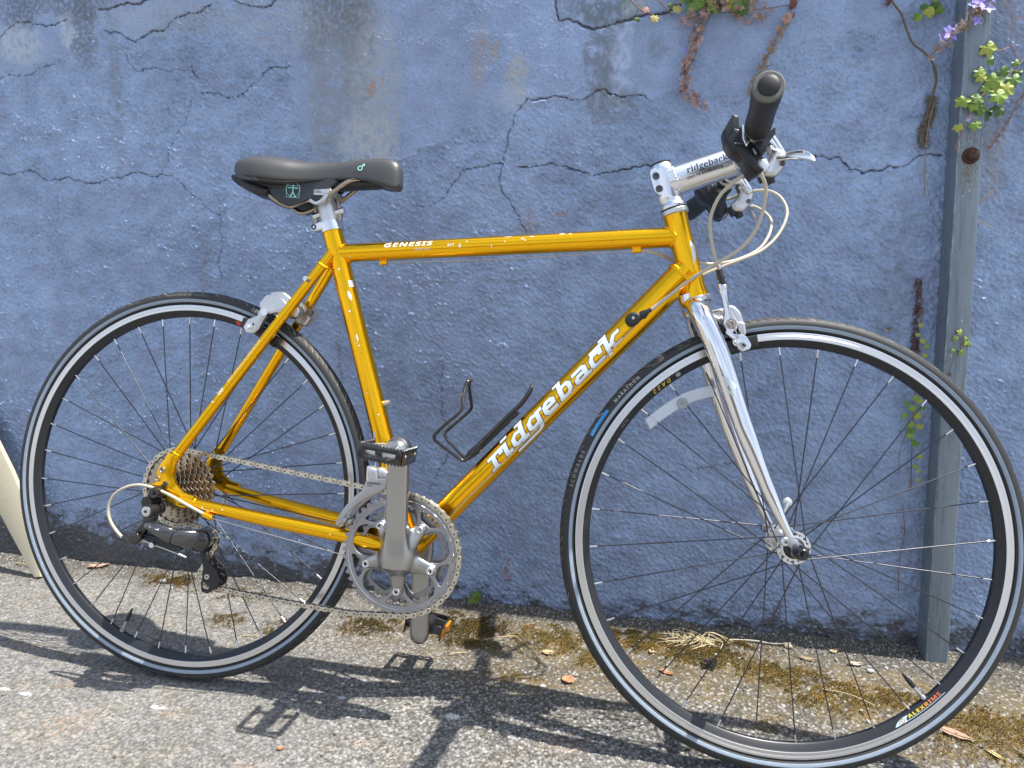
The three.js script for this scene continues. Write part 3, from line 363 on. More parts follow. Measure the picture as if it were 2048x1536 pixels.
  P('top_tube_print', wrap([268, 745.5], [790, 783.2], 15.35, 1.25), print(2048, 150, (x, w, h) => {
    x.fillStyle = '#f1eadb'; x.save(); x.translate(283, 62); x.transform(1.62, 0, -0.25, 1, 0, 0); x.font = 'bold 46px sans-serif'; x.letterSpacing = '2px'; x.fillText('GENESIS', 0, 0); x.restore();
    x.font = '22px sans-serif'; x.save(); x.translate(492, 92); x.scale(1.25, 1); x.fillText('[DAY 01]', 0, 0); x.restore();
    x.font = 'bold 24px monospace'; x.fillText('#1*', 705, 76);
    chip(x, [[785, 76, 7, 17], [828, 46, 6, 4], [985, 86, 4, 16], [1070, 62, 5, 4], [1180, 48, 12, 6], [1196, 60, 6, 5], [1235, 34, 16, 4], [1420, 22, 24, 8], [1470, 28, 12, 5], [1760, 20, 10, 10], [1795, 22, 6, 8], [1655, 70, 4, 4], [60, 112, 5, 4], [330, 20, 5, 3], [1090, 24, 26, 3]]);
    x.fillStyle = '#5c3a08'; for (const [a, b] of [[1706, 62], [1709, 74], [1712, 86], [1714, 96], [1700, 58]]) x.fillRect(a, b, 4, 7);
  }));
  // the big name on the down tube: strokes of a slanted square slab face
  const strokes = {
    r: [46, [[14, 0], [14, 52], [0, 52]], [[14, 46], [24, 53], [42, 53], [42, 40]], [[2, 0], [18, 0]]], i: [34, [[14, 8], [14, 52], [2, 52]], [[14, 8], [28, 8]], [[10, 80], [20, 80]]], d: [62, [[46, 46], [24, 52], [12, 40], [12, 16], [22, 8], [46, 14]], [[46, 0], [46, 84], [32, 84]], [[44, 6], [56, 6]]],
    g: [62, [[46, 46], [24, 52], [12, 40], [12, 16], [22, 8], [46, 14]], [[58, 52], [46, 52], [46, -14], [36, -22], [-44, -22]]], e: [58, [[12, 31], [44, 31], [44, 44], [34, 52], [20, 52], [12, 42], [12, 16], [20, 8], [46, 8]]], b: [62, [[2, 84], [16, 84], [16, 8]], [[16, 44], [26, 52], [40, 52], [48, 42], [48, 18], [38, 8], [14, 8]]],
    a: [60, [[8, 52], [38, 52], [46, 44], [46, 8], [56, 8]], [[46, 31], [20, 31], [12, 24], [12, 14], [20, 8], [46, 10]]], c: [56, [[46, 40], [46, 50], [20, 52], [12, 42], [12, 16], [20, 8], [48, 8]], [[20, 66], [58, 66]]], k: [66, [[2, 84], [16, 84], [16, 0]], [[16, 26], [30, 30], [44, 52], [58, 52]], [[28, 30], [44, 8], [60, 8]]],
  };
  const word = (x, text, unit, fill, edge) => { const pass = (st, lw) => { x.strokeStyle = st; x.lineJoin = 'miter'; x.lineCap = 'square'; let at = 0; for (const ch of text) { const [adv, ...ls] = strokes[ch]; for (const l of ls) { x.lineWidth = lw; x.beginPath(); l.forEach(([a, b], n) => n ? x.lineTo((at + a) * unit, -b * unit) : x.moveTo((at + a) * unit, -b * unit)); x.stroke(); } at += adv; } }; if (edge) pass(edge, 19.5 * unit); pass(fill, 15 * unit); };
  P('down_tube_print', wrap([532, 408.7], [742, 647], [20.85, 21.75], 1.42), print(2048, 400, (x) => { x.save(); x.translate(64, 262); x.transform(1, 0, -0.34, 1, 0, 0); x.scale(1, 0.62); word(x, 'ridgeback', 3.62, '#e3ecef', '#2d3a2a'); x.restore(); }, 0.4));
  P('down_tube_sticker', wrap([748, 652], [799, 709.5], [21.75, 22.0], 0.5, 0.72), print(512, 160, (x) => { x.fillStyle = '#c9c043'; x.fillRect(20, 20, 130, 110); x.fillStyle = '#8f8a2a'; x.font = '40px sans-serif'; x.fillText('EN', 50, 90); x.fillStyle = '#20351c'; x.fillRect(190, 10, 250, 130); x.fillStyle = '#d7cf4a'; x.font = 'bold 84px sans-serif'; x.fillText('S5', 220, 104); }));
  P('seat_stay_print', wrap([70, 467.7, 54.1], [176, 628.4, 30.0], [9.0, 9.1], 0.8, 0.3), print(1024, 96, (x) => { x.fillStyle = '#e9d9b0'; x.beginPath(); x.ellipse(232, 46, 36, 22, 0, 0, 7); x.fill(); x.fillStyle = '#b07d10'; x.beginPath(); x.ellipse(232, 46, 18, 12, 0, 0, 7); x.lineWidth = 6; x.strokeStyle = '#b07d10'; x.stroke(); x.fillStyle = '#e6cf94'; x.font = 'bold 36px sans-serif'; x.letterSpacing = '2px'; x.fillText('7005 SERIES ALUMINIUM', 320, 58); chip(x, [[120, 50, 9, 11]]); }));
  P('seat_tube_print', wrap([405, 284], [252, 758.2], 16.8, 1.3), print(1536, 110, (x) => { x.fillStyle = '#d9d7e6'; x.fillRect(1300, 84, 34, 24); chip(x, [[1255, 78, 30, 8, -0.1], [1180, 60, 6, 5], [1400, 60, 7, 5], [1040, 66, 22, 4], [1000, 64, 6, 3], [420, 40, 5, 3], [640, 76, 4, 3], [760, 50, 4, 3]]); x.globalAlpha = 0.6; x.strokeStyle = '#e8d9a0'; x.lineWidth = 3; x.beginPath(); x.ellipse(1030, 58, 16, 8, 0, 0, 7); x.stroke(); }));
  P('head_badge', wrap([825, 728], [809, 779], 17.75, 0.62, -0.86), print(256, 200, (x) => { x.fillStyle = '#dfe6e4'; x.beginPath(); x.moveTo(40, 20); x.quadraticCurveTo(110, 60, 116, 190); x.lineTo(170, 190); x.quadraticCurveTo(200, 90, 232, 60); x.quadraticCurveTo(150, 44, 40, 20); x.fill(); x.fillStyle = '#2c2c2c'; x.font = 'bold 60px serif'; x.save(); x.translate(120, 150); x.rotate(-1.5); x.fillText('R', 0, 0); x.restore(); }));
  P('chain_stay_print', wrap([300, 289.5, 37], [64, 320, 61], [11.9, 10.4], 1.0), print(1024, 96, (x) => chip(x, [[925, 24, 16, 9, 0.6], [960, 40, 18, 7, 1], [890, 40, 10, 10], [820, 60, 5, 5], [640, 30, 5, 4], [520, 70, 4, 4], [300, 60, 6, 4], [40, 50, 6, 5]])));
}

// ---------------------------------------------------------------- headset, stem, bar and controls
{
  const A = V(797.6, 816.6), D = V(-0.299, 0.954).normalize(), at = (t, c = A) => c.clone().addScaledVector(D, t);
  const h = grp('headset', bicycle);
  part('upper_cup', [tube([at(-0.5), at(1), at(7), at(8.5)], [[0, 18.5], [0.15, 21], [0.85, 21], [1, 19]], { k: 36, smooth: false, n: 12 })], M.alloy, h);
  part('seal', tube([at(8.5), at(10)], 19.4, { k: 30 }), M.black, h);
  part('spacer', tube([at(10), at(12), at(20), at(24)], [[0, 20.4], [0.2, 20.6], [0.75, 17.6], [1, 17]], { k: 36, smooth: false, n: 14 }), M.polished, h);
  const B = V(836, 694); part('lower_cup', tube([at(0.5, B), at(-1, B), at(-8, B), at(-9, B)], [[0, 19.5], [0.15, 21.5], [0.85, 21.5], [1, 20]], { k: 36, smooth: false, n: 12 }), M.alloy, h);
  part('seal', tube([at(-9, B), at(-10.5, B)], 19.8, { k: 30 }), M.black, h); part('crown_race', tube([at(-10.5, B), at(-14, B)], [[0, 20.4], [1, 19]], { k: 30 }), M.chrome, h);

  const s = grp('stem', bicycle), stemMat = std(0.82, 0.82, 0.83, 0.26, 1), P = (n, g, m = stemMat) => part(n, g, m, s, MF);
  P('steerer_clamp', tube([V(-199.5, 497), V(-201, 501), V(-216, 551), V(-217.5, 556)], [[0, 16], [0.12, 18.2], [0.88, 18.6], [1, 15.5]], { k: 36, smooth: false, n: 16 }));
  P('top_cap', tube([V(-217.4, 555.6), V(-218.3, 558.6)], 15.6, { k: 30 }), M.black);
  P('clamp_lug', plate([[-235, 541], [-226, 548], [-212, 546], [-206, 520], [-214, 505], [-226, 512]], 6, 15, { bevel: 3, smooth: 0.4 }));
  for (const [x, y] of [[-225.5, 535], [-219.5, 516]]) P('clamp_bolt', [rev([[0, 15.2], [2.4, 15.2], [2.4, 17.3], [4.8, 17.3], [5.4, 16.6], [5.4, 12]], { seg: 20, c: V(x, y) })], M.dark);
  P('extension', tube([V(-206, 528.6), V(-99, 571.2)], [[0, 20.4], [0.1, 22.6], [0.93, 21.6], [1, 20.4]], { k: 40, n: 20, even: true }));
  { const rings = [], d = V(0.9, 0.43).normalize(), e2 = V(0, 0, 1).cross(d); for (let i = 0; i < 112; i++) { const a = i / 112 * 6.2832, rr = 1.8 * (1 + 0.25 * Math.cos(i / 4 * 6.2832)), o = V(0, 0, Math.cos(a)).addScaledVector(e2, Math.sin(a)), c = V(-196, 532.5).addScaledVector(o, 21.8).addScaledVector(d, -5 * Math.cos(a) * Math.cos(a) + 4), r = []; for (let j = 0; j < 7; j++) { const b = j / 7 * 6.2832; r.push(c.clone().addScaledVector(o, Math.cos(b) * rr).addScaledVector(d, Math.sin(b) * rr)); } rings.push(r); } P('weld_bead', loft(rings, { loop: true, caps: false })); }
  P('bar_clamp', [rev([[14, -21], [20.4, -21], [21.4, -20], [21.4, 20], [20.4, 21], [14, 21]], { seg: 40, c: V(-97, 568) })]);
  P('face_plate', [rev([[21.5, -19], [23, -18.4], [23, 18.4], [21.5, 19]], { seg: 24, c: V(-97, 568), a0: -1.3, a1: 1.5 })], M.polished);
  P('stem_print', wrap([-184.6, 537.1], [-117.2, 564], [22.75, 22.05], 0.95, 0.10), print(768, 384, (x) => { x.fillStyle = '#10110f'; x.save(); x.translate(40, 215); x.transform(1, 0, -0.22, 1, 0, 0); x.font = 'bold 118px serif'; x.scale(1.12, 1); x.fillText('ridgeback', 0, 0); x.restore(); x.fillRect(60, 232, 290, 7); x.font = 'bold 50px sans-serif'; x.letterSpacing = '6px'; x.fillText('6061 T6 ALUMINIUM', 22, 296); }));
  const barAt = (z) => { const t = clamp((Math.abs(z) - 50) / 210); return V(-97 - 34 * t, 568 - 9 * Math.min(1, t * 1.6) + 2 * t, z); };
  part('handlebar', tube([-262, -200, -140, -80, -50, -22, 0, 22, 50, 80, 140, 200, 262].map(barAt), [[0, 11.1], [0.36, 11.1], [0.43, 12.7], [0.57, 12.7], [0.64, 11.1], [1, 11.1]], { k: 24, n: 60 }), M.polished, bicycle, MF);
  const ribs = canvasTex(512, 256, (x) => { x.fillStyle = '#888'; x.fillRect(0, 0, 512, 256); x.strokeStyle = '#222'; x.lineWidth = 5; for (let i = 0; i < 6; i++) { x.beginPath(); x.moveTo(i * 90, 0); x.bezierCurveTo(i * 90 + 60, 80, i * 90 - 40, 160, i * 90 + 30, 256); x.stroke(); } x.fillStyle = '#555'; for (let i = 0; i < 512; i += 6) x.fillRect(i, 170, 2, 60); }, false);
  const gripMat = std(0.017, 0.017, 0.018, 0.5, 0, { bumpMap: ribs, bumpScale: 0.0012 }), mirror = new THREE.Matrix4().makeScale(1, 1, -1);
  for (const k of [1, -1]) {
    const X = k > 0 ? MF : MF.clone().multiply(mirror);
    const g = grp('grip', bicycle), pts = [135, 165, 200, 235, 256].map(barAt), end = barAt(256), dir = barAt(256).sub(barAt(200)).normalize();
    part('sleeve', tube(pts, [[0, 15.6], [0.06, 17], [0.5, 16.2], [0.9, 17.6], [1, 17.6]], { k: 32, n: 30 }), gripMat, g, X);
    part('end_ring', tube([end.clone(), end.clone().addScaledVector(dir, 4), end.clone().addScaledVector(dir, 5.4)], [[0, 17.9], [0.7, 17.9], [1, 16.4]], { k: 36, smooth: false, n: 8 }), std(0.15, 0.145, 0.13, 0.75), g, X);
    { const rg = []; for (const [r, o] of [[12.2, 5], [12.2, 6.6], [11.2, 8.2], [8, 9.6], [4, 10.2], [0.2, 10.4]]) { const e1 = V(1, 0, 0).addScaledVector(dir, -dir.x).normalize(), e2 = dir.clone().cross(e1), c = end.clone().addScaledVector(dir, o), ring = []; for (let j = 0; j < 30; j++) ring.push(c.clone().addScaledVector(e1, r * Math.cos(j / 30 * 6.2832)).addScaledVector(e2, r * Math.sin(j / 30 * 6.2832))); rg.push(ring); } part('end_plug', loft(rg, { caps: false }), M.grip, g, X); }
    // gear pod with its two triggers
    const sh = grp('shifter', bicycle), S = (n, q, m = M.anod) => part(n, q, m, sh, X);
    S('pod', plate([[-146, 550], [-138, 568], [-127, 566], [-116, 551], [-102, 541], [-95, 524], [-98, 512], [-108, 505], [-117, 513], [-124, 529], [-138, 537]], 92, 122, { bevel: 3.2, smooth: 0.14, seg: 2 }));
    S('pod_cover', plate([[-150, 566], [-139, 588], [-131, 586], [-128, 566], [-135, 552], [-146, 548]], 96, 118, { bevel: 3.2, smooth: 0.14, seg: 2 }));
    S('trigger', [plate([[-113, 544], [-104, 549], [-92, 563], [-87, 566], [-86, 558], [-94, 546], [-97, 534], [-106, 533]], 108, 134, { bevel: 2.4, smooth: 0.1, seg: 2 })]); S('trigger', plate([[-138, 547], [-124, 544], [-104, 520], [-97, 512], [-102, 507], [-112, 513], [-128, 532], [-140, 540]], 118, 130, { bevel: 4, smooth: 0.3, seg: 3 }));
    S('clamp_band', [rev([[11.2, 106], [15.4, 106], [16, 107], [16, 119], [15.4, 120], [11.2, 120]], { seg: 30, c: barAt(112).setZ(0) })], M.alloy);
    S('indicator_window', plate([[-113, 540], [-106, 545], [-101, 539], [-108, 532]], 121.6, 124, { bevel: 0.8, holes: [[[-110, 539], [-106, 542], [-104, 539], [-108, 535]]] }), M.white);
    S('clamp_ear', [plate([[-129, 570], [-119, 574], [-109, 566], [-107, 560], [-114, 556], [-121, 540], [-127, 552]], 112, 127, { bevel: 1.6 }), plate([[-113, 563], [-104, 566], [-98, 558], [-104, 552], [-110, 556]], 118, 132, { bevel: 1.4, holes: [[[-109, 561], [-105, 562], [-102, 558], [-106, 557]]] })], M.polished); S('bracket', plate([[-105, 526], [-94, 528], [-88, 519], [-94, 509], [-104, 513]], 98, 124, { bevel: 2 }), M.alloy);
    // brake lever: perch, blade and barrel
    const lv = grp('brake_lever', bicycle), L = (n, q, m = M.polished) => part(n, q, m, lv, X);
    L('perch', [plate([[-101, 573], [-92, 586], [-85, 583], [-63, 553], [-60, 545], [-68, 540], [-76, 547], [-82, 556], [-92, 556]], 74, 96, { bevel: 4, smooth: 0.25, seg: 3, holes: [[[-88, 574], [-84, 574], [-69, 553], [-73, 552]]] }), rev([[11.2, 70], [15, 70], [15.8, 71], [15.8, 93], [15, 94], [11.2, 94]], { seg: 30, c: barAt(82).setZ(0) })]);
    L('perch_slot', plate([[-95, 570], [-92, 572], [-77, 552], [-80, 550]], 80, 97.2, { bevel: 0.6 }), M.black);
    L('perch_body', plate([[-84, 556], [-62, 548], [-58, 540], [-64, 524], [-74, 513], [-88, 514], [-92, 524], [-84, 536], [-80, 546]], 78, 100, { bevel: 6, smooth: 0.35, seg: 4 }), M.alloy);
    L('barrel_adjuster', [cyl(V(-82, 518, 88), V(-76, 506, 86), 7.4, 6.2, 16), cyl(V(-92, 521, 88), V(-86, 508, 86), 6.2, 5.4, 16)], M.black);
    { const c = [[-76, 540, 90, 7, 4.2], [-69, 538, 101, 7.4, 4], [-60, 535.5, 113, 8, 3.4], [-52, 532.5, 124, 9.4, 3], [-45.5, 528.5, 133, 10.4, 3], [-41, 524.5, 139, 9, 3], [-38.5, 521.5, 142, 5, 2.6], [-37.5, 520, 143, 1, 1]], rings = [], W = V(0.12, -0.80, 0.55).normalize();
      c.forEach(([x, y, z, w, t], i) => { const p = c[Math.max(0, i - 1)], n2 = c[Math.min(c.length - 1, i + 1)], d = V(n2[0] - p[0], n2[1] - p[1], n2[2] - p[2]).normalize(), T = d.clone().cross(W).normalize(), ring = []; for (let j = 0; j < 24; j++) { const a = j / 24 * 6.2832, cx = Math.sign(Math.cos(a)) * Math.pow(Math.abs(Math.cos(a)), 0.6) * w, cy = Math.sin(a) * t + (i > 1 ? -0.035 : 0) * cx * cx; ring.push(V(x, y, z).addScaledVector(W, cx).addScaledVector(T, cy)); } rings.push(ring); }); L('blade', loft(rings)); }
    L('pivot', cyl(V(-66, 530, 76), V(-66, 530, 102), 3.4), M.dark);
  }
}
// cable housings
{
  const c = grp('cables', bicycle), H = (pts, n = 'housing') => part(n, tube(pts, 2.5, { k: 12, n: pts.length * 7 }), M.housing, c);
  H([V(893, 863, 96), V(885.5, 855, 90), V(865.9, 840.8, 81), V(852.6, 825.2, 73), V(844.4, 801.2, 64), V(845.3, 784.9, 56), V(850.4, 764.3, 47), V(857.6, 743.5, 39), V(863.2, 732.6, 32)]);
  H([V(900, 852, 112), V(902.2, 845.4, 110), V(908.9, 835.6, 101), V(911.4, 820.8, 92), V(909.6, 799.7, 83), V(903, 778, 74), V(892.1, 761.8, 66), V(874.9, 747.9, 57), V(856.9, 737.8, 48), V(838.6, 726.3, 34), V(822.9, 716, 27), V(795.9, 692.5, 27), V(768.5, 668.5, 28)]);
  H([V(885, 878, -140), V(893.3, 880.3, -140), V(913.4, 886.2, -130), V(934.5, 888.5, -120), V(953.2, 883.6, -110), V(967.6, 869.5, -100), V(974.5, 848.8, -90), V(971.4, 830.5, -80), V(961.2, 807.8, -70), V(947.6, 789.7, -60), V(929.8, 774, -50), V(903.6, 760.5, -42), V(873.4, 746.9, -36), V(847.7, 733.5, -30), V(815, 712, -28), V(780, 676, -28)]);
  H([V(912, 874.5, -165), V(918.7, 873.6, -160), V(930.6, 868.6, -144), V(944.8, 856.6, -129), V(954.3, 840.1, -113), V(953.6, 822.7, -98), V(946.5, 803.2, -82), V(932.1, 781.7, -67), V(900.8, 762.3, -51), V(865.2, 752, -38), V(838.1, 750.3, -26), V(800, 753, -22), V(776, 759.8, -8), V(750, 762.5, 2)]);
  H([V(-59, 255, 75), V(-75.4, 269.3, 75), V(-86.7, 286.4, 75), V(-89, 304.3, 75), V(-78.5, 325.7, 75), V(-58.8, 338.8, 75), V(-38.7, 344.6, 75), V(-15.9, 344.4, 76), V(17.1, 336.6, 77), V(52.7, 322.1, 76), V(90, 305.5, 72)]);
  const W = (pts) => part('inner_wire', tube(pts, 0.85, { k: 6 }), M.wire, c);
  W([V(98, 302, 71), V(200, 283, 62), V(330, 255, 40)]); W([V(337, 731.5), V(540, 744), V(742, 761, 2)]); W([V(756, 654, 26), V(600, 470, 24), V(440, 290, 20)]);
  part('cable_adjuster', [plate([[733, 655], [740, 664], [752, 664], [757, 657], [752, 648], [743, 643], [735, 647]], 20, 36, { bevel: 4, smooth: 0.4, seg: 3, holes: [] }), cyl(V(752, 656, 29), V(764, 666, 29), 5, 5, 12), cyl(V(757, 660, 29), V(761, 663.5, 29), 6.6, 6.6, 10), cyl(V(764, 666, 29), V(770, 670.5, 28.5), 3.6, 3.2, 12)], M.black, c);
  part('adjuster_screw', rev([[0, 36.4], [2, 36.4], [2.6, 35.5]], { seg: 14, c: V(745, 656) }), M.alloy, c);
}

// ---------------------------------------------------------------- wheels
const tyreTex = (front) => canvasTex(2048, 256, (x, w, h) => {            // u round the wheel (anticlockwise from the front), v across from one bead to the other
  x.fillStyle = '#2a2b2c'; x.fillRect(0, 0, w, h);
  const r = rng(front ? 21 : 22); for (let i = 0; i < 9000; i++) { const v = 26 + 30 * r(); x.fillStyle = `rgba(${v + 6},${v + 5},${v},0.5)`; x.fillRect(r() * w, r() * h, 1 + 10 * r(), 1 + r() * 2); }
  x.fillStyle = '#39382f'; x.globalAlpha = 0.5; x.fillRect(0, 100, w, 56); x.globalAlpha = 1;                      // road dust on the tread
  x.strokeStyle = '#0c0c0c'; x.lineWidth = 2.2; for (let i = 0; i < w; i += 14) { x.beginPath(); x.moveTo(i, 84); x.lineTo(i + 9, 110); x.lineTo(i + 4, 114); x.lineTo(i + 11, 128); x.lineTo(i + 4, 142); x.lineTo(i + 9, 146); x.lineTo(i, 172); x.stroke(); }
  x.strokeStyle = '#c4baa0'; x.lineWidth = 1.7; for (let i = 0; i < w; i += 14) { if (r() < 0.3) continue; x.globalAlpha = 0.35 + 0.65 * r(); x.beginPath(); x.moveTo(i + 2, 86); x.lineTo(i + 11, 108); x.stroke(); x.beginPath(); x.moveTo(i + 2, 170); x.lineTo(i + 11, 148); x.stroke(); } x.globalAlpha = 1;
  for (const [y0, s] of [[0, 1], [h, -1]]) { x.fillStyle = '#8d9aa8'; x.fillRect(0, s > 0 ? 25 : h - 47, w, 22); for (let i = 0; i < 500; i++) { x.fillStyle = r() < 0.5 ? 'rgba(190,205,220,0.5)' : 'rgba(70,78,88,0.35)'; x.fillRect(r() * w, (s > 0 ? 25 : h - 47) + r() * 21, 2 + 8 * r(), 1); } }
});
// prints on a sidewall or a rim, one short arc each: centre angle, length in mm, canvas drawn at 6 px to the mm
function arcPrint(nm, w, X, prof, deg, len, clockwise, draw, rough = 0.5) {
  const r = prof[0][0], half = len / r / 2, c = deg * Math.PI / 180, pr = clockwise ? prof : [...prof].reverse(), g = rev(pr, { seg: 24, a0: c - half, a1: c + half, crease: 0 });
  if (clockwise) { const U = g.attributes.uv; for (let i = 0; i < U.count; i++) U.setX(i, 1 - U.getX(i)); }
  let h = 0; for (let i = 1; i < prof.length; i++) h += Math.hypot(prof[i][0] - prof[i - 1][0], prof[i][1] - prof[i - 1][1]);
  return part(nm, g, print(Math.round(len * 6), Math.round(h * 6), draw, rough), w, X);
}
const say = (text, col, size, sp = 2, skew = 0, st = 'bold') => (x, w, h) => { x.font = `${st} ${size}px sans-serif`; x.letterSpacing = `${sp}px`; x.fillStyle = col; x.textAlign = 'center'; x.textBaseline = 'middle'; x.translate(w / 2, h / 2); x.transform(1, 0, skew, 1, 0, 0); x.fillText(text, 0, 2); };
function wheel(name, X, { n, phase, rin, hub, front }) {
  const w = grp(name, bicycle), P = (nm, g, m) => part(nm, g, m, w, X);
  const prof = []; for (let i = 0; i <= 30; i++) { const a = -2.62 + 5.24 * i / 30, k = Math.abs(a) < 0.9 ? 1 : 0.99; prof.push([323.5 + 12.5 * Math.cos(a) * k, -12.7 * Math.sin(-a) * k]); }
  const tt = tyreTex(front), bump = canvasTex(1024, 128, (x, W, H) => { x.fillStyle = '#999'; x.fillRect(0, 0, W, H); x.strokeStyle = '#000'; x.lineWidth = 1.6; for (let i = 0; i < W; i += 7) { x.beginPath(); x.moveTo(i, 42); x.lineTo(i + 4.5, 55); x.lineTo(i + 2, 57); x.lineTo(i + 5.5, 64); x.lineTo(i + 2, 71); x.lineTo(i + 4.5, 73); x.lineTo(i, 86); x.stroke(); } }, false);
  P('tyre', rev(prof, { seg: 240, crease: 0 }), new THREE.MeshStandardMaterial({ map: tt, bumpMap: bump, bumpScale: 0.0014, roughness: 0.6, side: THREE.DoubleSide }));
  P('rim', rev([[rin + 1.5, -5], [rin, -3], [rin, 3], [rin + 1.5, 5], [rin + 9, 8.6], [rin + 10, 9.6], [312, 9.8], [313, 9], [313, -9], [312, -9.8], [rin + 10, -9.6], [rin + 9, -8.6], [rin + 1.5, -5]], { seg: 180, crease: 0.5 }), M.anod);
  for (const s of [1, -1]) P('brake_track', rev([[rin + 10.6, 9.7 * s], [rin + 11.2, 10.15 * s], [306.6, 10.15 * s], [306.9, 9.9 * s], [307.2, 10.15 * s], [308.3, 10.15 * s], [308.6, 9.9 * s], [308.9, 10.15 * s], [311.3, 10.15 * s], [312.3, 9.7 * s]], { seg: 180, crease: 0.3 }), M.track);
  const wall1 = [1.42, 1.2, 1.0, 0.8].map((a) => [323.5 + 12.75 * Math.cos(a), 12.95 * Math.sin(a)]), rimSide = [[rin + 1.9, 5.45], [rin + 9.0, 8.75]];
  const T = (deg, len, cw, d) => arcPrint('tyre_print', w, X, wall1, deg, len, cw, d), RP = (deg, len, d) => arcPrint('rim_print', w, X, rimSide, deg, len, false, d, 0.35);
  if (front) {
    T(164, 74, true, say('SCHWALBE', '#82867f', 50, 12)); T(150.8, 46, true, (x, w2, h) => { x.fillStyle = '#2f86c8'; x.fillRect(2, 8, w2 - 4, h - 16); x.fillStyle = '#7db9e0'; x.font = '30px sans-serif'; x.fillText('plus', 14, 40); }); T(139.3, 74, true, say('MARATHON', '#a6a79f', 46, 8)); T(128.5, 40, true, say('RACER', '#6a6b63', 36, 6)); T(121, 26, true, say('28-622', '#66675f', 30, 3));
    T(305, 90, true, say('SCHWALBE MARATHON', '#4b4c46', 34, 4)); T(322, 60, true, say('28-622 700x28C', '#4b4c46', 30, 3)); T(286, 60, true, say('REFLEX', '#45463f', 34, 4));
    RP(131.5, 66, (x, w2, h) => { x.fillStyle = '#8f9795'; x.beginPath(); x.ellipse(26, h / 2, 24, h * 0.42, 0, 0, 7); x.fill(); say('DA22', '#cdb03a', 56, 18, -0.25)(x, w2 + 24, h); }); RP(147, 34, say('ALEX', '#747a7c', 34, 4, -0.2));
    RP(312.5, 96, (x, w2, h) => { x.fillStyle = '#b4cfd8'; x.beginPath(); x.moveTo(4, h - 6); x.quadraticCurveTo(40, 2, 130, 2); x.lineTo(150, 8); x.quadraticCurveTo(110, 20, 118, h - 2); x.lineTo(4, h - 2); x.fill(); x.fillStyle = '#9cb6c0'; x.fillRect(118, h - 8, w2 - 180, 6); x.strokeStyle = '#b9602f'; x.lineWidth = 5; x.beginPath(); x.ellipse(76, h * 0.56, 26, 15, -0.3, 0, 7); x.stroke(); x.fillStyle = '#b9602f'; x.font = 'bold 24px sans-serif'; x.fillText('A', 68, h * 0.76); const cs = ['#e6d14a', '#e6cf48', '#e8c646', '#e8b544', '#e59a44', '#e28548', '#dd7448', '#d86a48']; x.font = 'bold 38px sans-serif'; let at = 140; [...'ALEXRIMS'].forEach((t, i) => { x.fillStyle = cs[i]; x.save(); x.translate(at, 33); x.scale(1.75, 1.05); x.fillText(t, 0, 0); at += x.measureText(t).width * 1.75 + 3; x.restore(); }); });
  } else {
    T(277, 74, true, say('SCHWALBE', '#5b5c54', 50, 12)); T(263.5, 44, true, (x, w2, h) => { x.fillStyle = '#3e4a52'; x.fillRect(2, 8, w2 - 4, h - 16); }); T(251, 60, true, say('MARATHON', '#4d4e46', 44, 6)); T(67.5, 40, false, say('25-622', '#84867f', 48, 6)); T(92, 90, false, say('SCHWALBE MARATHON', '#6c6e68', 34, 5)); T(110, 50, false, say('RACER', '#5f605a', 38, 5));
    RP(72.5, 20, (x, w2, h) => { x.fillStyle = '#c43a34'; x.beginPath(); x.arc(w2 / 2, h, w2 / 2 - 6, 0, 7); x.fill(); x.fillStyle = '#7c1f1c'; x.font = 'bold 26px sans-serif'; x.fillText('A', w2 / 2 - 10, h - 6); });
  }
  const [fr, fl, f1, f2] = hub, H = grp('hub', w);
  const holes = (side) => [...Array(n / 2).keys()].map((i) => { const a = (i + side * 0.5) / (n / 2) * 6.2832; return [(fr - 4.4) * Math.cos(a), (fr - 4.4) * Math.sin(a), 1.7]; });
  const disc = [...Array(40).keys()].map((i) => [fr * Math.cos(i / 40 * 6.2832), fr * Math.sin(i / 40 * 6.2832)]);
  const shine = front ? M.bright : M.alloy; part('flange', plate(disc, f1 - 2, f1 + 1.6, { bevel: 0.8, holes: holes(0), hk: 10 }), shine, H, X); part('flange', plate(disc, -f2 - 1.6, -f2 + 2, { bevel: 0.8, holes: holes(1), hk: 10 }), shine, H, X);
  part('hub_shell', rev([[fr - 9, f1 - 2], [fr - 12, f1 - 7], [13, f1 - 14], [12.4, 0], [13, -f2 + 14], [fr - 12, -f2 + 7], [fr - 9, -f2 + 2]], { seg: 40, crease: 0.9 }), M.alloy, H, X);
  if (front) { part('flange_rim', rev([[15.5, f1 + 1.5], [16.4, f1 + 3.4], [15.4, f1 + 3.6], [13.5, f1 + 2.4]], { seg: 40 }), M.polished, H, X); part('dust_cap', rev([[15, f1 + 2.6], [12.5, f1 + 6.5], [9, f1 + 8], [9, f1 + 14], [5, f1 + 15]], { seg: 30 }), M.black, H, X); part('flange_rim', rev([[15.5, -f2 - 1.5], [16.4, -f2 - 4], [9, -f2 - 8], [9, -f2 - 16]], { seg: 30 }), M.alloy, H, X); }
  else part('dust_cap', rev([[15, -f2 - 1.6], [12, -f2 - 5], [9, -f2 - 9], [9, -f2 - 24]], { seg: 30 }), M.dark, H, X);
  for (let k = 0; k < n; k++) {
    const th = (phase + 360 / n * k) * Math.PI / 180, sg = [1, 2].includes(k % 4) ? 1 : -1, side = k % 2 ? -1 : 1, z = side > 0 ? f1 : -f2, ha = th + sg * 1.08, hr = fr - 4.4, out = (k % 4 < 2 ? 1 : -1) * 1.6;
    const a = V(hr * Math.cos(ha), hr * Math.sin(ha), z + out), b = V((rin - 1) * Math.cos(th), (rin - 1) * Math.sin(th), side * 1.2), d = b.clone().sub(a).normalize();
    P('spoke', [cyl(a, b, 0.95, 0.95, 7)], M.spoke);
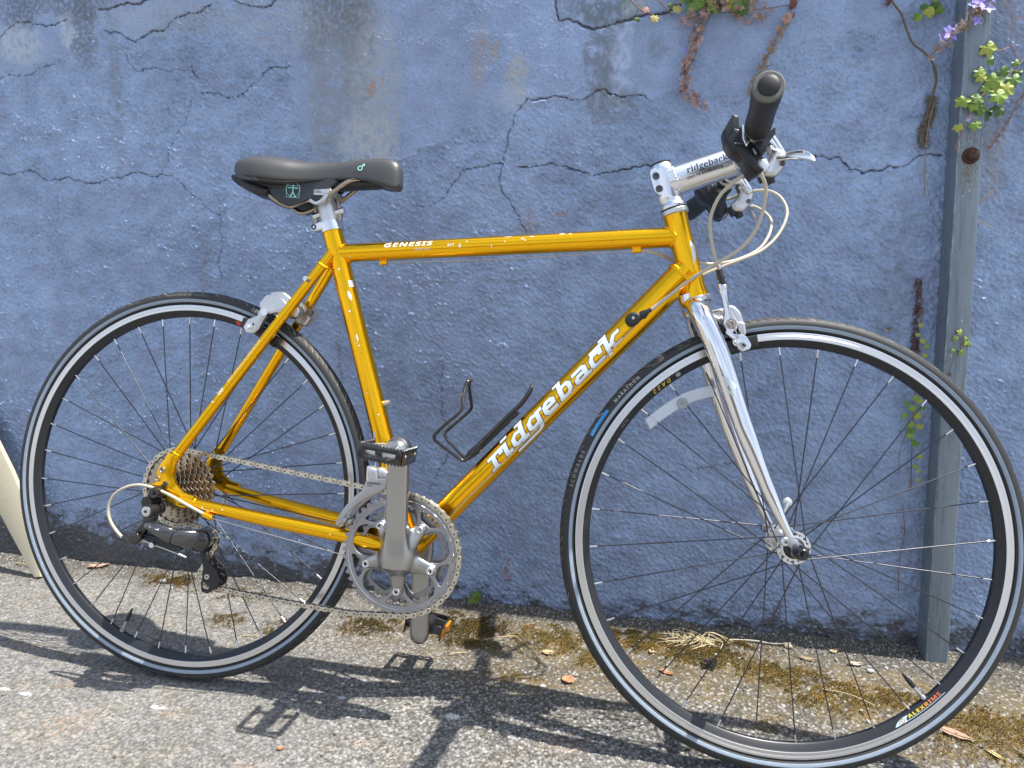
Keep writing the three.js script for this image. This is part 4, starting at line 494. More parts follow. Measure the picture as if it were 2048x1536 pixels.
    P('nipple', [cyl(b.clone().addScaledVector(d, -11), b.clone().addScaledVector(d, 1.5), 1.55, 1.85, 8)], M.polished);
  }
  return w;
}
const XR = new THREE.Matrix4().makeTranslation(0, 336, 0);
const rearWheel = wheel('rear_wheel', XR, { n: 36, phase: 2.43, rin: 292, hub: [22.5, 0, 18, 34], front: false });
const frontWheel = wheel('front_wheel', MF, { n: 32, phase: 5.54, rin: 291, hub: [24, 0, 29.5, 29.5], front: true });
{
  // valves
  const valve = (w, X, deg, rin, m) => { const a = deg * Math.PI / 180, p = (r) => V(r * Math.cos(a), r * Math.sin(a), 0), v = part('valve_stem', [cyl(p(rin + 1), p(rin - 22), 3, 3, 12), cyl(p(rin - 0.5), p(rin - 4), 5, 5, 10)], m, w, X); return part('valve_cap', tube([p(rin - 21), p(rin - 30), p(rin - 45)], [[0, 3.6], [0.4, 3.6], [1, 1.4]], { k: 12, smooth: false, n: 8 }), M.black, w, X); };
  valve(frontWheel, MF, 314.6, 291, M.polished); valve(rearWheel, XR, 247.2, 292, M.grey);
  // clear reflector clipped to two spokes
  const arc = (r0, r1, z0, z1) => { const o = []; for (let i = 0; i <= 16; i++) { const t = i / 16, x = mix(-214, -118, t), y = mix(165.5, 223, t) + 10 * Math.sin(t * Math.PI) - 3; const nx = -0.5, ny = 0.86; o.push([x + nx * r1, y + ny * r1]); } for (let i = 16; i >= 0; i--) { const t = i / 16, x = mix(-214, -118, t), y = mix(165.5, 223, t) + 10 * Math.sin(t * Math.PI) - 3; o.push([x + 0.5 * -r0, y - 0.86 * -r0]); } return plate(o, z0, z1, { bevel: 1.4 }); };
  part('reflector', arc(-8.6, 8.6, -3, 5), M.clear, frontWheel, MF);
  part('reflector_facets', [...Array(26).keys()].map((i) => { const t = (i + 0.5) / 26, x = mix(-210, -121, t), y = mix(167, 221, t) + 10 * Math.sin(t * Math.PI) - 3; return cyl(V(x + 3.4, y - 5.8, -3.4), V(x - 3.4, y + 5.8, -3.4), 1.1, 1.1, 5); }), std(0.7, 0.72, 0.75, 0.25, 0.3), frontWheel, MF);
  part('reflector_clip', [rev([[3.4, 6.2], [7.4, 6.6], [8.2, 5.6], [8.2, -4]], { seg: 26, c: V(-165, 197.5) }), rev([[0, 6.6], [2.2, 6.6], [2.4, 5]], { seg: 14, c: V(-165, 197.5) })], std(0.45, 0.46, 0.46, 0.4, 0, { physical: true, transmission: 0.3 }), frontWheel, MF);
  // quick releases
  const q = grp('quick_release', bicycle);
  part('axle_nut', [rev([[3, 73], [6, 74], [8, 72.5], [10.2, 66], [11.4, 58], [11, 54.5], [8, 54]], { seg: 12 }), rev([[0, 76.5], [2.6, 76.2], [3, 72]], { seg: 14 })], M.gloss, q, MF);
  part('lever', [cyl(V(0, 0, -54), V(0, 0, -70), 8.5), tube([V(0, 0, -66), V(9, 22, -70), V(18, 42, -76), V(22, 52, -78)], [[0, 5, 4], [0.6, 4.5, 3.2], [0.85, 7, 3.4], [1, 6, 3]], { k: 16 }), ball(21.5, 50, -78, 8.2, 1, 1, 0.45)], M.white, q, MF);
  const q2 = grp('quick_release', bicycle); part('axle_nut', [rev([[3, 85], [7, 85.5], [9, 84], [10.6, 76], [10.6, 69], [8, 68]], { seg: 12 }), rev([[0, 88.5], [2.6, 88], [3, 84]], { seg: 14 })], M.gloss, q2, XR);
  part('lever', [cyl(V(0, 0, -68), V(0, 0, -86), 8.5), tube([V(0, 0, -82), V(8, -20, -88), V(12, -40, -93), V(13, -54, -95)], [[0, 5, 4], [0.6, 5, 3], [1, 7, 3]], { k: 16 })], M.white, q2, XR);
}

// ---------------------------------------------------------------- fork
{
  const f = grp('fork', bicycle), P = (n, g, m = M.chrome) => part(n, g, m, f, MF);
  P('steerer', tube([V(-166, 362), V(-156, 330)], 15.5, { k: 30, n: 2 }));
  for (const s of [1, -1]) {
    P('blade', tube([V(-160, 345, 2 * s), V(-155, 341, 14 * s), V(-147, 325, 27 * s), V(-136, 301, 33 * s), V(-121, 268, 38 * s), V(-82, 167, 45 * s), V(-51, 96, 48 * s), V(-26, 44, 50 * s), V(-12, 19, 50 * s)], [[0, 15.5, 15.5], [0.1, 15.5, 16], [0.28, 12.5, 16], [0.55, 10, 13.8], [0.8, 8, 10.2], [1, 5.4, 6]], { k: 30, n: 60, ref: V(0, 0, 1) }));
    P('dropout', [plate([[-18, 24], [-9, 21], [0, 12], [9, 7], [11, -2], [7, -9], [-2, -11], [-9, -6], [-10, 3], [-16, 7], [-23, 8], [-24, 15], [-21, 19]], 47.5 * s - (s < 0 ? 0 : 0) - (s > 0 ? 0 : 5.5), 47.5 * s + (s > 0 ? 5.5 : 0), { bevel: 1.2, smooth: 0.3, holes: [[-19, 12.4, 2.6]] })], M.alloy);
    P('eyelet', rev([[2.7, 54.4 * s], [5.4, 54.6 * s], [6.6, 53.4 * s], [6.6, 47 * s]], { seg: 24, c: V(-19, 12.4) }), M.polished);
  }
  P('fork_sticker', wrap([-112, 247, 39.5], [-96, 205, 42], [14.2, 13.6], 0.75, -0.2), print(200, 200, (x) => { x.fillStyle = '#c9d6d6'; x.beginPath(); x.moveTo(20, 180); x.quadraticCurveTo(40, 60, 110, 20); x.quadraticCurveTo(120, 80, 190, 60); x.quadraticCurveTo(150, 120, 130, 180); x.quadraticCurveTo(90, 130, 20, 180); x.fill(); x.fillStyle = '#3a4444'; x.font = 'bold 46px serif'; x.save(); x.translate(90, 120); x.rotate(1.3); x.fillText('R', 0, 0); x.restore(); }, 0.4));
}

// ---------------------------------------------------------------- brakes
{
  const ring = (r0, r1, a0, a1, z0, z1, c = [0, 0]) => { const o = [], n = 14, R = Math.PI / 180; for (let i = 0; i <= n; i++) { const a = mix(a0, a1, i / n) * R; o.push([c[0] + r1 * Math.cos(a), c[1] + r1 * Math.sin(a)]); } for (let i = n; i >= 0; i--) { const a = mix(a0, a1, i / n) * R; o.push([c[0] + r0 * Math.cos(a), c[1] + r0 * Math.sin(a)]); } return plate(o, z0, z1, { bevel: 1.6 }); };
  const b = grp('front_brake', bicycle), P = (n, g, m = M.polished) => part(n, g, m, b, MF);
  P('caliper_arm', plate([[-127, 374], [-121, 377], [-116, 373], [-114, 360], [-110, 344], [-103, 332], [-97, 321], [-97, 311], [-104, 304], [-113, 309], [-117, 318], [-116, 332], [-120, 350]], 20, 31, { bevel: 1.8, smooth: 0.22, seg: 2 }));
  P('pad_holder', plate([[-111, 312], [-101, 303], [-90, 303], [-83, 300], [-76, 289], [-78, 282], [-88, 278], [-95, 283], [-103, 295], [-113, 303]], 24, 32, { bevel: 1.2, smooth: 0.18, seg: 2, holes: [[[-91, 293], [-84, 291], [-81, 286], [-86, 283], [-91, 287]]] }));
  P('pad_bolt', [rev([[0, 36], [3.6, 36], [4.4, 35], [4.4, 31], [6.6, 31], [6.6, 30]], { seg: 18, c: V(-96, 292) })]);
  P('caliper_arm', [plate([[-108, 346], [-99, 344], [-90, 335], [-85, 320], [-86, 306], [-92, 304], [-95, 318], [-101, 330], [-109, 334]], 12, 22, { bevel: 3, smooth: 0.3, seg: 3 }), plate([[-94, 322], [-86, 320], [-83, 306], [-86, 300], [-92, 304], [-96, 314]], 20, 30, { bevel: 3, smooth: 0.3, seg: 3 })], M.alloy);
  P('caliper_arm', [plate([[-130, 340], [-110, 346], [-94, 338], [-88, 320], [-92, 300], [-104, 292], [-116, 300], [-112, 316], [-120, 326]], -26, -12, { bevel: 4, smooth: 0.3, seg: 3 })], M.alloy);
  P('pivot', [cyl(V(-150, 336, 0), V(-104, 320, 0), 6), cyl(V(-118, 326, 0), V(-100, 320, 0), 9), cyl(V(-104, 317, 16), V(-96, 315, 17), 9.5, 9.5, 18)], M.grey);
  P('clamp_bolt', [rev([[0, 32.4], [3, 32.4], [3, 35], [5.4, 35], [6, 34], [6, 30]], { seg: 6, c: V(-106, 317.5) }), rev([[6, 31.5], [8, 31.5], [8, 30.5]], { seg: 24, c: V(-106, 317.5) })], M.steel);
  P('return_spring', tube([V(-131, 335, 16), V(-122, 337, 22), V(-117, 330, 22), V(-114, 318, 22), V(-110, 306, 20)], 1.1, { k: 8 }), M.steel);
  P('brake_pad', ring(295.5, 312, 102.2, 114, 10.8, 22), M.black); P('brake_pad', ring(295.5, 312, 102.2, 114, -22, -10.8), M.black);
  P('adjuster', [cyl(V(-128, 397, 27), V(-123, 383, 27), 4.6, 5.6, 12), cyl(V(-123.4, 384, 27), V(-120.6, 376, 26.5), 4.2, 4.2, 16), cyl(V(-121.3, 378, 26.5), V(-120.6, 375, 26.5), 5.6, 5.6, 14)], M.black);
  P('ferrule', [ball(-119.6, 371, 26.4, 6, 1, 1.1, 1), cyl(V(-128, 404, 28), V(-127, 396, 27), 3.1, 3.6, 12)], M.polished);
  P('inner_wire', tube([V(-119, 366, 29), V(-112, 345, 33), V(-103.5, 318, 35.4), V(-97, 300, 35), V(-88, 284, 34)], 0.9, { k: 6 }), M.wire);

  const r = grp('rear_brake', bicycle), Q = (n, g, m = M.alloy) => part(n, g, m, r);
  Q('caliper_arm', plate([[150, 668], [166, 669], [178, 663], [188, 652], [186, 640], [170, 640], [156, 636], [148, 627], [141, 612], [130, 604], [118, 605], [112, 614], [120, 627], [136, 634], [141, 645], [139, 654]], 24, 34, { bevel: 1.8, smooth: 0.2, seg: 2, holes: [[[126, 620], [132, 624], [134, 619], [129, 613]]] }), M.alloy);
  Q('caliper_arm', [plate([[150, 674], [172, 676], [192, 662], [204, 646], [198, 634], [180, 640], [166, 646], [150, 650]], 6, 22, { bevel: 4, smooth: 0.3, seg: 3 }), plate([[150, 672], [172, 674], [196, 656], [206, 636], [196, 622], [180, 626], [172, 646], [150, 650]], -28, -12, { bevel: 4, smooth: 0.3, seg: 3 })]);
  Q('pivot', [cyl(V(176, 642, 0), V(150, 652, 0), 7), cyl(V(160, 650, 0), V(144, 656, 0), 10), cyl(V(152, 640, 30), V(152, 640, 40), 6.4, 6.4, 14)], M.polished);
  Q('pad_bolt', rev([[0, 39], [3.4, 39], [4.2, 38], [4.2, 34.5], [6.2, 34.5], [6.2, 33]], { seg: 16, c: V(122, 613.5) }), M.polished);
  Q('brake_pad', ring(295, 312.5, 57, 70.5, 10.8, 23, [0, 336]), M.black); Q('brake_pad', ring(295, 312.5, 57, 70.5, -23, -10.8, [0, 336]), M.black);
  Q('cable_anchor', [cyl(V(206, 646, -16), V(206, 646, -6), 5.5, 5.5, 14), tube([V(190, 660, -20), V(212, 654, -18), V(214, 638, -16), V(200, 626, -16)], 1.6, { k: 8 })], M.steel);
}

// ---------------------------------------------------------------- saddle and seat post
{
  const s = grp('saddle', bicycle);
  // stations along the saddle: x, centre top y, half width, edge y, edge drop
  const st0 = [[60, 884, 30, 880, 5], [64, 893, 46, 884, 11], [74, 899.5, 57, 884, 15], [92, 903.5, 66, 880, 18], [112, 905, 69, 875, 16], [135, 904, 66, 868, 11], [160, 900, 56, 863, 8], [186, 895, 42, 862, 7], [212, 893, 30, 864, 7], [240, 894, 23.5, 866.5, 7], [270, 897, 21, 868, 7], [300, 900, 20.5, 867.5, 8], [325, 901, 20, 864, 9], [342, 899, 18.5, 860, 9], [353, 894, 15.5, 858, 8], [359, 886, 10, 861, 6], [361, 877, 4, 868, 3]], st = st0.map(([x, y, w, e, d]) => { const k = sstep(230, 90, x); return [86 + (x - 60) * 275 / 301, y - 9 * k, w, e - 14 * k, d * (1 - 0.1 * k)]; });
  const C = (k) => new THREE.CatmullRomCurve3(st.map((q) => V(q[0], q[k], 0)), false, 'catmullrom', 0.5), cs = [1, 2, 3, 4].map(C), rings = [];
  for (let i = 0; i <= 80; i++) {
    const t = i / 80, [y, w, e, d] = cs.map((c) => c.getPoint(t).y), x = cs[0].getPoint(t).x, ring = [];
    for (let j = 0; j < 40; j++) { const a = j / 40 * 6.2832, c = Math.cos(a), q = Math.sin(a); const up = q >= 0; const X = Math.sign(c) * Math.pow(Math.abs(c), up ? 0.72 : 0.5) * w; const Y = up ? e + (y - e) * Math.pow(q, 0.78) - 2.2 * Math.exp(-((c / 0.22) ** 2)) * sstep(80, 130, x) * sstep(335, 290, x) : e - d * Math.pow(-q, 0.4); ring.push(V(x, Y, X)); }
    rings.push(ring);
  }
  part('cover', loft(rings), M.saddle, s);
  part('seam', [1, -1].map((k) => tube([V(92, 864, 47 * k), V(114, 857, 63.5 * k), V(144, 848, 67 * k), V(176, 847, 57 * k), V(200, 852, 42.5 * k), V(240, 860.5, 24 * k), V(300, 861, 21 * k), V(340, 853, 18 * k)], 0.9, { k: 6 })), M.black, s);
  part('rear_panel', [1, -1].map((k) => plate([[104, 862], [112, 864], [124, 860], [138, 853], [150, 846], [140, 846], [126, 847], [112, 850], [104, 854]], 0, 4, { bevel: 1.6, smooth: 0.4 }).rotateY(k > 0 ? -0.12 : 0.12).translate(0, 0, k > 0 ? 47 : -51)), std(0.045, 0.05, 0.055, 0.35), s);
  const base = (k) => plate([[140, 850], [160, 853], [204, 857], [252, 863], [262, 858], [248, 845], [230, 833], [205, 821], [184, 814], [168, 819], [154, 831], [146, 841]], 0, 6, { bevel: 2.2, smooth: 0.25, seg: 3 }).rotateY(k * 0.17).translate(0, 0, k > 0 ? 60 : -66);
  part('side_panel', [base(1), base(-1)], std(0.030, 0.034, 0.040, 0.38), s);
  part('shell', [loft([[84, 858, 46, 10], [110, 850, 50, 14], [150, 846, 44, 14], [200, 848, 28, 12], [250, 856, 18, 8], [320, 858, 15, 6], [348, 860, 9, 4]].map(([x, y, w, h]) => [...Array(20).keys()].map((j) => V(x, y + h * Math.sin(j / 20 * 6.2832), w * Math.cos(j / 20 * 6.2832)))))], M.black, s);
  part('bumper', [plate([[102, 856], [122, 850], [150, 838], [146, 828], [128, 830], [108, 840], [100, 848]], 30, 50, { bevel: 5, smooth: 0.3, seg: 3 }), plate([[102, 856], [122, 850], [150, 838], [146, 828], [128, 830], [108, 840], [100, 848]], -50, -30, { bevel: 5, smooth: 0.3, seg: 3 })], M.black, s);
  for (const k of [1, -1]) part('rail', tube([V(320, 862, 8 * k), V(296, 864, 14 * k), V(276, 858, 20 * k), V(254, 842, 22 * k), V(236, 832, 22 * k), V(205, 826, 22 * k), V(178, 816, 24 * k), V(160, 822, 30 * k), V(144, 834, 37 * k), V(128, 846, 42 * k)], 3.5, { k: 14 }), M.steel, s);
  const emblem = print(256, 256, (x) => { x.strokeStyle = '#b9ece4'; x.fillStyle = '#8fe3d6'; x.lineWidth = 5; x.beginPath(); x.arc(128, 122, 108, 0, 7); x.stroke(); x.strokeRect(28, 62, 200, 180); x.beginPath(); x.arc(128, 66, 17, 0, 7); x.fill(); x.lineWidth = 17; x.strokeStyle = '#8fe3d6'; x.beginPath(); x.moveTo(48, 96); x.lineTo(208, 96); x.moveTo(128, 90); x.lineTo(128, 160); x.lineTo(84, 236); x.moveTo(128, 160); x.lineTo(172, 236); x.stroke(); });
  const g = new THREE.PlaneGeometry(27, 27); g.translate(190, 840, 6.6); g.rotateY(0.17); g.translate(0, 0, 60); part('emblem', g, emblem, s);
  const q = new THREE.PlaneGeometry(14, 14); q.rotateY(0.06); q.rotateX(-0.14); q.translate(298, 881, 21.6); part('male_mark', q, print(128, 128, (x) => { x.strokeStyle = '#a4f0dd'; x.lineWidth = 12; x.beginPath(); x.arc(52, 78, 32, 0, 7); x.moveTo(76, 54); x.lineTo(112, 16); x.moveTo(84, 16); x.lineTo(112, 16); x.lineTo(112, 44); x.stroke(); }), s);

  const p = grp('seat_post', bicycle), P = (n, gg, m = M.alloy) => part(n, gg, m, p);
  P('post', tube([V(244, 784), V(229, 833)], [[0, 15.4], [0.75, 15], [1, 13.5]], { k: 32, n: 10 }), std(0.66, 0.67, 0.68, 0.42, 0.85));
  P('cradle', [cyl(V(226, 831, -28), V(226, 831, 28), 12, 12, 24), plate([[206, 838], [246, 838], [240, 824], [226, 819], [212, 824]], 20, 27, { bevel: 2, smooth: 0.3 }), plate([[206, 838], [246, 838], [240, 824], [226, 819], [212, 824]], -27, -20, { bevel: 2, smooth: 0.3 }), plate([[204, 842], [250, 845], [248, 836], [206, 834]], -28, 28, { bevel: 2 })]);
  P('cradle_inset', plate([[214, 834], [238, 834], [234, 827], [226, 823], [218, 827]], 26.8, 28.6, { bevel: 0.8, smooth: 0.3 }), M.black);
  P('yoke', [cyl(V(236, 813, 0), V(210, 805, 0), 6, 5.6, 16), cyl(V(236, 809, 0), V(264, 816, 0), 6.4, 6, 16)], M.polished);
  for (const [x, y, X, Y] of [[214, 806, 208, 842], [256, 814, 246, 848]]) P('clamp_bolt', [cyl(V(x, y - 15, 0), V(x, y - 6, 0), 4, 5, 6), cyl(V(x, y - 10, 0), V(x, y, 0), 3.6), cyl(V(x, y, 0), V(X, Y, 0), 2.6, 2.6, 10), cyl(V(X, Y, 0), V(X - 1, Y + 8, 0), 5, 5, 12)], M.steel);
  const c = grp('seat_clamp', bicycle);
  part('collar', [tube([V(245.2, 779.5), V(241.2, 792)], 19.2, { k: 36, n: 2 }), tube([V(241.4, 791), V(240, 795.5)], [[0, 17.4], [1, 17]], { k: 36 })], M.polished, c);
  part('lug', plate([[236, 796], [218, 791], [212, 786], [213, 780], [220, 777], [240, 783]], 2, 16, { bevel: 2.4, smooth: 0.25 }), M.polished, c);
  part('bolt', rev([[0, 15.4], [2.4, 15.4], [2.4, 17.2], [4.6, 17.2], [5, 16]], { seg: 18, c: V(218.5, 784.5) }), M.dark, c);
}

// ---------------------------------------------------------------- cranks, rings, chain, gears
const BB = [409, 269.6];
const gear = (n, rp, z0, z1, holes, o = BB) => { const pts = []; for (let i = 0; i < n; i++) for (const [f, r] of [[-0.5, -2.4], [-0.34, -2], [-0.16, 2], [0, 2.8], [0.16, 2], [0.34, -2]]) { const a = (i + f) / n * 6.2832; pts.push([o[0] + (rp + r) * Math.cos(a), o[1] + (rp + r) * Math.sin(a)]); } return plate(pts, z0, z1, { bevel: 0.4, seg: 1, holes }); };
{
  const c = grp('crankset', bicycle), P = (n, g, m = M.crank) => part(n, g, m, c), R = Math.PI / 180, bolts = [0, 1, 2, 3, 4].map((i) => (-90 + 72 * i) * R), rot = (x, y, a) => [BB[0] + x * Math.cos(a) - y * Math.sin(a), BB[1] + x * Math.sin(a) + y * Math.cos(a)];
  const inner = (rOut, near, R0, rad) => { const o = []; for (let i = 0; i < 180; i++) { const a = i / 180 * 6.2832, ph = (((a - bolts[0]) / R % 72) + 72) % 72 - 36; /* 0 midway between bolts */ const d = Math.abs(ph) * R, s = R0 * Math.sin(d); let r = near; if (s < rad) r = Math.max(near, R0 * Math.cos(d) + Math.sqrt(rad * rad - s * s)); o.push([BB[0] + Math.min(r, rOut) * Math.cos(a), BB[1] + Math.min(r, rOut) * Math.sin(a)]); } return o; };
  const slot = (a) => [[64.5, -9], [67, -12], [75, -18.5], [78.5, -18], [79.8, 0], [78.5, 18], [75, 18.5], [67, 12], [64.5, 9]].map(([x, y]) => rot(x, y, a));
  const ringGrey = std(0.34, 0.345, 0.36, 0.36, 0.9); const big = gear(48, 93, 43, 47, [inner(80.5, 47, 58, 25), ...bolts.map(slot), ...bolts.map((a) => [...rot(55, 0, a), 4.2])]);
  P('outer_chainring', big, ringGrey);
  P('ring_edge', [rev([[85.4, 47], [86.2, 47.9], [87, 47]], { seg: 120, c: V(...BB) })], M.polished);
  P('inner_chainring', gear(38, 74, 35.5, 38, [inner(66, 47, 52, 20), ...bolts.map((a) => [...rot(55, 0, a), 4.2])]), std(0.27, 0.27, 0.28, 0.42, 0.9));
  for (const a of bolts) { const [x, y] = rot(55, 0, a); P('chainring_bolt', rev([[2.8, 53], [2.8, 56.6], [3.4, 57.2], [5.4, 57.2], [6.2, 56.2], [6.2, 46]], { seg: 20, c: V(x, y) }), M.polished); P('bolt_socket', rev([[0, 54.4], [2.8, 54.4]], { seg: 12, c: V(x, y) }), M.black); }
  // forged spider and drive-side arm in one piece
  const cap = (x, y, z, ax, ay, az, bx, by, bz, ra, rb, flat) => { const dx = bx - ax, dy = by - ay, dz = bz - az, t = clamp(((x - ax) * dx + (y - ay) * dy + (z - az) * dz) / (dx * dx + dy * dy + dz * dz)), px = x - ax - t * dx, py = y - ay - t * dy, pz = (z - az - t * dz) * flat; return (Math.sqrt(px * px + py * py + pz * pz) - mix(ra, rb, t)) / (1 + (flat - 1) * 0.4); };
  const forged = (x, y, z) => {
    const X = x - BB[0], Y = y - BB[1]; let d = 99; for (const a of bolts) { const c = Math.cos(a), s = Math.sin(a); d = smin(d, cap(X, Y, z, 0, 0, 58, 56 * c, 56 * s, 49.2, 19, 8.4, 1.75), 7); }
    const t = clamp(Y / 172), w = mix(17.4, 16.2, t) + 2 * Math.exp(-(((Y - 172) / 14) ** 2)), zc = mix(65.5, 80, t), qx = Math.abs(X) - (w - 5), qy = Math.max(Y - 172 - (w - 5) * 0, -8 - Y, 0), qz = Math.abs(z - zc) - 2.6, rr = Math.hypot(Math.max(qx, 0), Math.max(qz, 0)) + Math.min(Math.max(qx, qz), 0) - 5;
    const tip = Math.hypot(Math.hypot(X, Math.max(Y - 172, 0)) - 0, 0), armD = Y > 172 ? Math.max(tip - w, Math.abs(z - 80) - 7.6) : Math.max(rr, -12 - Y);
    d = smin(d, armD, 24); return Math.max(smin(d, Math.hypot(X, Y, (z - 58) * 1.5) - 24, 10), 44.4 - z);
  };
  P('crank_arm', [solid(forged, V(BB[0], BB[1] + 64, 66), V(72, 134, 27), 110), rev([[8.5, 79], [8.5, 89.4], [11, 89.8], [13.5, 87.6]], { seg: 30, c: V(408.4, 439.6) })]);
  const arm = (s, X) => { const rings = []; for (const [t, w, h, z] of [[-26, 8, 2, 58], [-18, 16, 5, 60], [-2, 20.5, 7, 64], [16, 20.5, 8, 66.4], [36, 18.4, 8, 68.4], [60, 16.6, 7.4, 71], [90, 16.4, 7, 73], [135, 16.6, 7, 77], [158, 17, 7.4, 79], [170, 17.4, 8, 80], [180, 14.5, 8, 80], [186, 8, 6, 80], [188, 2, 4, 80]]) { const ring = []; for (let j = 0; j < 28; j++) { const a = j / 28 * 6.2832, q = (v, e) => Math.sign(v) * Math.pow(Math.abs(v), e); ring.push(V(BB[0] + q(Math.cos(a), 0.55) * w + X * t, BB[1] + t * s, s * (z + q(Math.sin(a), 0.6) * h))); } rings.push(ring); } return loft(rings, { crease: 0.8 }); };
  P('crank_arm', arm(-1, 0.003));
  P('pedal_eye', [rev([[0, -87.4], [6.6, -87.6], [7.6, -88.6], [8.4, -88.6], [8.6, -86]], { seg: 24, c: V(409.5, 99.6) }), rev([[0, 60], [6, 60]], { seg: 20, c: V(...BB) })], M.grey);
  P('crank_print', (() => { const g = new THREE.PlaneGeometry(48, 9); g.rotateZ(-Math.PI / 2); g.translate(397, 268, 74.6); g.rotateY(0); return g; })(), print(384, 72, (x) => { x.fillStyle = '#2e2b26'; x.font = 'bold 46px sans-serif'; x.letterSpacing = '4px'; x.fillText('SHIMANO', 60, 52); }));
  P('crank_print', (() => { const n = 14, g = new THREE.RingGeometry(83, 89, 24, 1, -62 * R, 22 * R); const P2 = g.attributes.position, U = g.attributes.uv; for (let i = 0; i < P2.count; i++) { const x = P2.getX(i), y = P2.getY(i), r = Math.hypot(x, y), a = Math.atan2(y, x); U.setXY(i, (a / R + 62) / 22, (89 - r) / 6); } g.translate(BB[0], BB[1], 47.5); return g; })(), print(512, 90, (x) => { x.fillStyle = '#c9cccf'; x.font = 'bold 54px sans-serif'; x.letterSpacing = '6px'; x.fillText('SG 48T', 40, 64); }));
  P('spindle_cup', cyl(V(409, 269.6, 34), V(409, 269.6, 44), 18.5, 17, 24), M.dark);
}
// pedals
{
  const pedal = (s, cx, cy, tilt) => {
    const p = grp('pedal', bicycle), X = new THREE.Matrix4().makeTranslation(cx, cy, 0).multiply(new THREE.Matrix4().makeRotationZ(tilt)), P = (n, g, m) => part(n, g, m, p, X), zi = 92 * s, zo = 156 * s, zs = (a, b) => [Math.min(a, b), Math.max(a, b)];
    const teeth = (x0, x1, y, up, step = 5.2, d = 2.6) => { const o = []; const n = Math.round(Math.abs(x1 - x0) / step); for (let i = 0; i <= n; i++) { const x = mix(x0, x1, i / n); o.push([x, y], [x + (x1 - x0) / n * 0.5, y + up * d]); } o.pop(); return o; };
    const side = (z0, z1) => plate([...teeth(-33, 33, 9.5, 1), ...teeth(33, -33, -10.5, -1)], ...zs(z0, z1), { bevel: 0.4, holes: [[[-24, -3], [-16, -6.5], [-6, -3], [-6, 3], [-24, 3]], [[4, -3], [14, -6.5], [24, -3], [24, 3], [4, 3]]] });
    P('cage', [side(zo, zo + 2.6 * s)], M.gloss);
    const cross = (x) => { const g = plate([...teeth(-30, 30, 9.5, 1), ...teeth(30, -30, -10.5, -1)], -1.3, 1.3, { bevel: 0.4, holes: [[-20, 0, 3], [20, 0, 3], [0, 2, 2.2], [-6, -3, 1.8], [6, -3, 1.8]] }); g.rotateY(Math.PI / 2); g.translate(x, 0, (zi + zo) / 2); return g; };
    P('cage', [cross(33), cross(-33)], M.gloss);
    for (const x of [34.6, -34.6]) for (const z of [-20, 20]) P('cage_screw', (() => { const g = rev([[0, 1.2], [2.6, 1], [3.2, 0]], { seg: 12 }); g.rotateY(x > 0 ? Math.PI / 2 : -Math.PI / 2); g.translate(x, 0, (zi + zo) / 2 + z); return g; })(), M.steel);
    P('axle_body', [tube([V(0, 0, 82 * s), V(0, 0, 94 * s), V(0, 0, 112 * s), V(0, 0, 135 * s), V(0, 0, 156 * s)], [[0, 7], [0.16, 10], [0.3, 13], [0.6, 11.5], [1, 9]], { k: 24, n: 20 }), plate([[-33, 5], [-14, 9], [14, 9], [33, 5], [33, -5], [14, -8], [-14, -8], [-33, -5]], ...zs(104 * s, 112 * s), { bevel: 2.4 }), plate([[-33, 4], [-10, 7], [10, 7], [33, 4], [33, -4], [10, -7], [-10, -7], [-33, -4]], ...zs(146 * s, 153 * s), { bevel: 2.4 })], s > 0 ? M.alloy : M.dark);
    if (s < 0) P('reflector', [plate([[-26, 7], [26, 7], [26, -8], [-26, -8]], -2, 2, { bevel: 1 }).rotateY(Math.PI / 2).translate(36, 0, (zi + zo) / 2)], M.amber);
  };
  pedal(1, 408.2, 440, -0.10); pedal(-1, 409.6, 99.6, -0.12);
}
// front derailleur
{
  const d = grp('front_derailleur', bicycle), P = (n, g, m = M.polished) => part(n, g, m, d);
  P('cage_plate', plate([[382, 388], [384, 376], [372, 366], [350, 354], [330, 338], [317, 322], [309, 308], [303, 309], [307, 322], [318, 340], [334, 358], [346, 369], [349, 381], [362, 386]], 52, 55.5, { bevel: 1.2, smooth: 0.2 }), M.grey); P('cage_plate', plate([[382, 380], [372, 364], [350, 350], [334, 336], [322, 318], [314, 304], [307, 306], [314, 322], [328, 344], [344, 362], [356, 376]], 33, 36, { bevel: 1.2, smooth: 0.2 }), M.grey);
  P('cage_bridge', [plate([[304, 312], [316, 322], [321, 317], [309, 304]], 34, 54, { bevel: 2 }), cyl(V(318, 318, 34), V(318, 318, 58), 3.4, 3.4, 12), cyl(V(326, 316, 34), V(326, 316, 57), 2.8, 2.8, 10)], M.grey);
  P('link', [plate([[346, 404], [362, 400], [364, 382], [352, 374], [346, 380]], 30, 48, { bevel: 3, smooth: 0.2, seg: 3 }), plate([[362, 402], [380, 396], [382, 380], [366, 376]], 20, 42, { bevel: 4, smooth: 0.3, seg: 3 })], std(0.72, 0.73, 0.75, 0.25, 0.9));
  P('band_clamp', [tube([V(374, 384), V(369, 398)], 20, { k: 30, n: 2 })], M.alloy);
  P('cable_end', [cyl(V(347, 458, 24), V(348, 442, 24), 1.9, 1.9, 8), tube([V(348, 446, 24), V(350, 420, 26), V(354, 396, 28)], 0.9, { k: 6 })], M.polished);
  P('cage_print', (() => { const g = new THREE.PlaneGeometry(26, 9); g.rotateZ(0.02); g.translate(364, 378, 56); return g; })(), print(256, 90, (x) => { x.fillStyle = '#23262a'; x.font = 'bold 46px sans-serif'; x.fillText('SHIMANO', 10, 46); x.font = '34px sans-serif'; x.fillText('SORA', 10, 84); }));
}
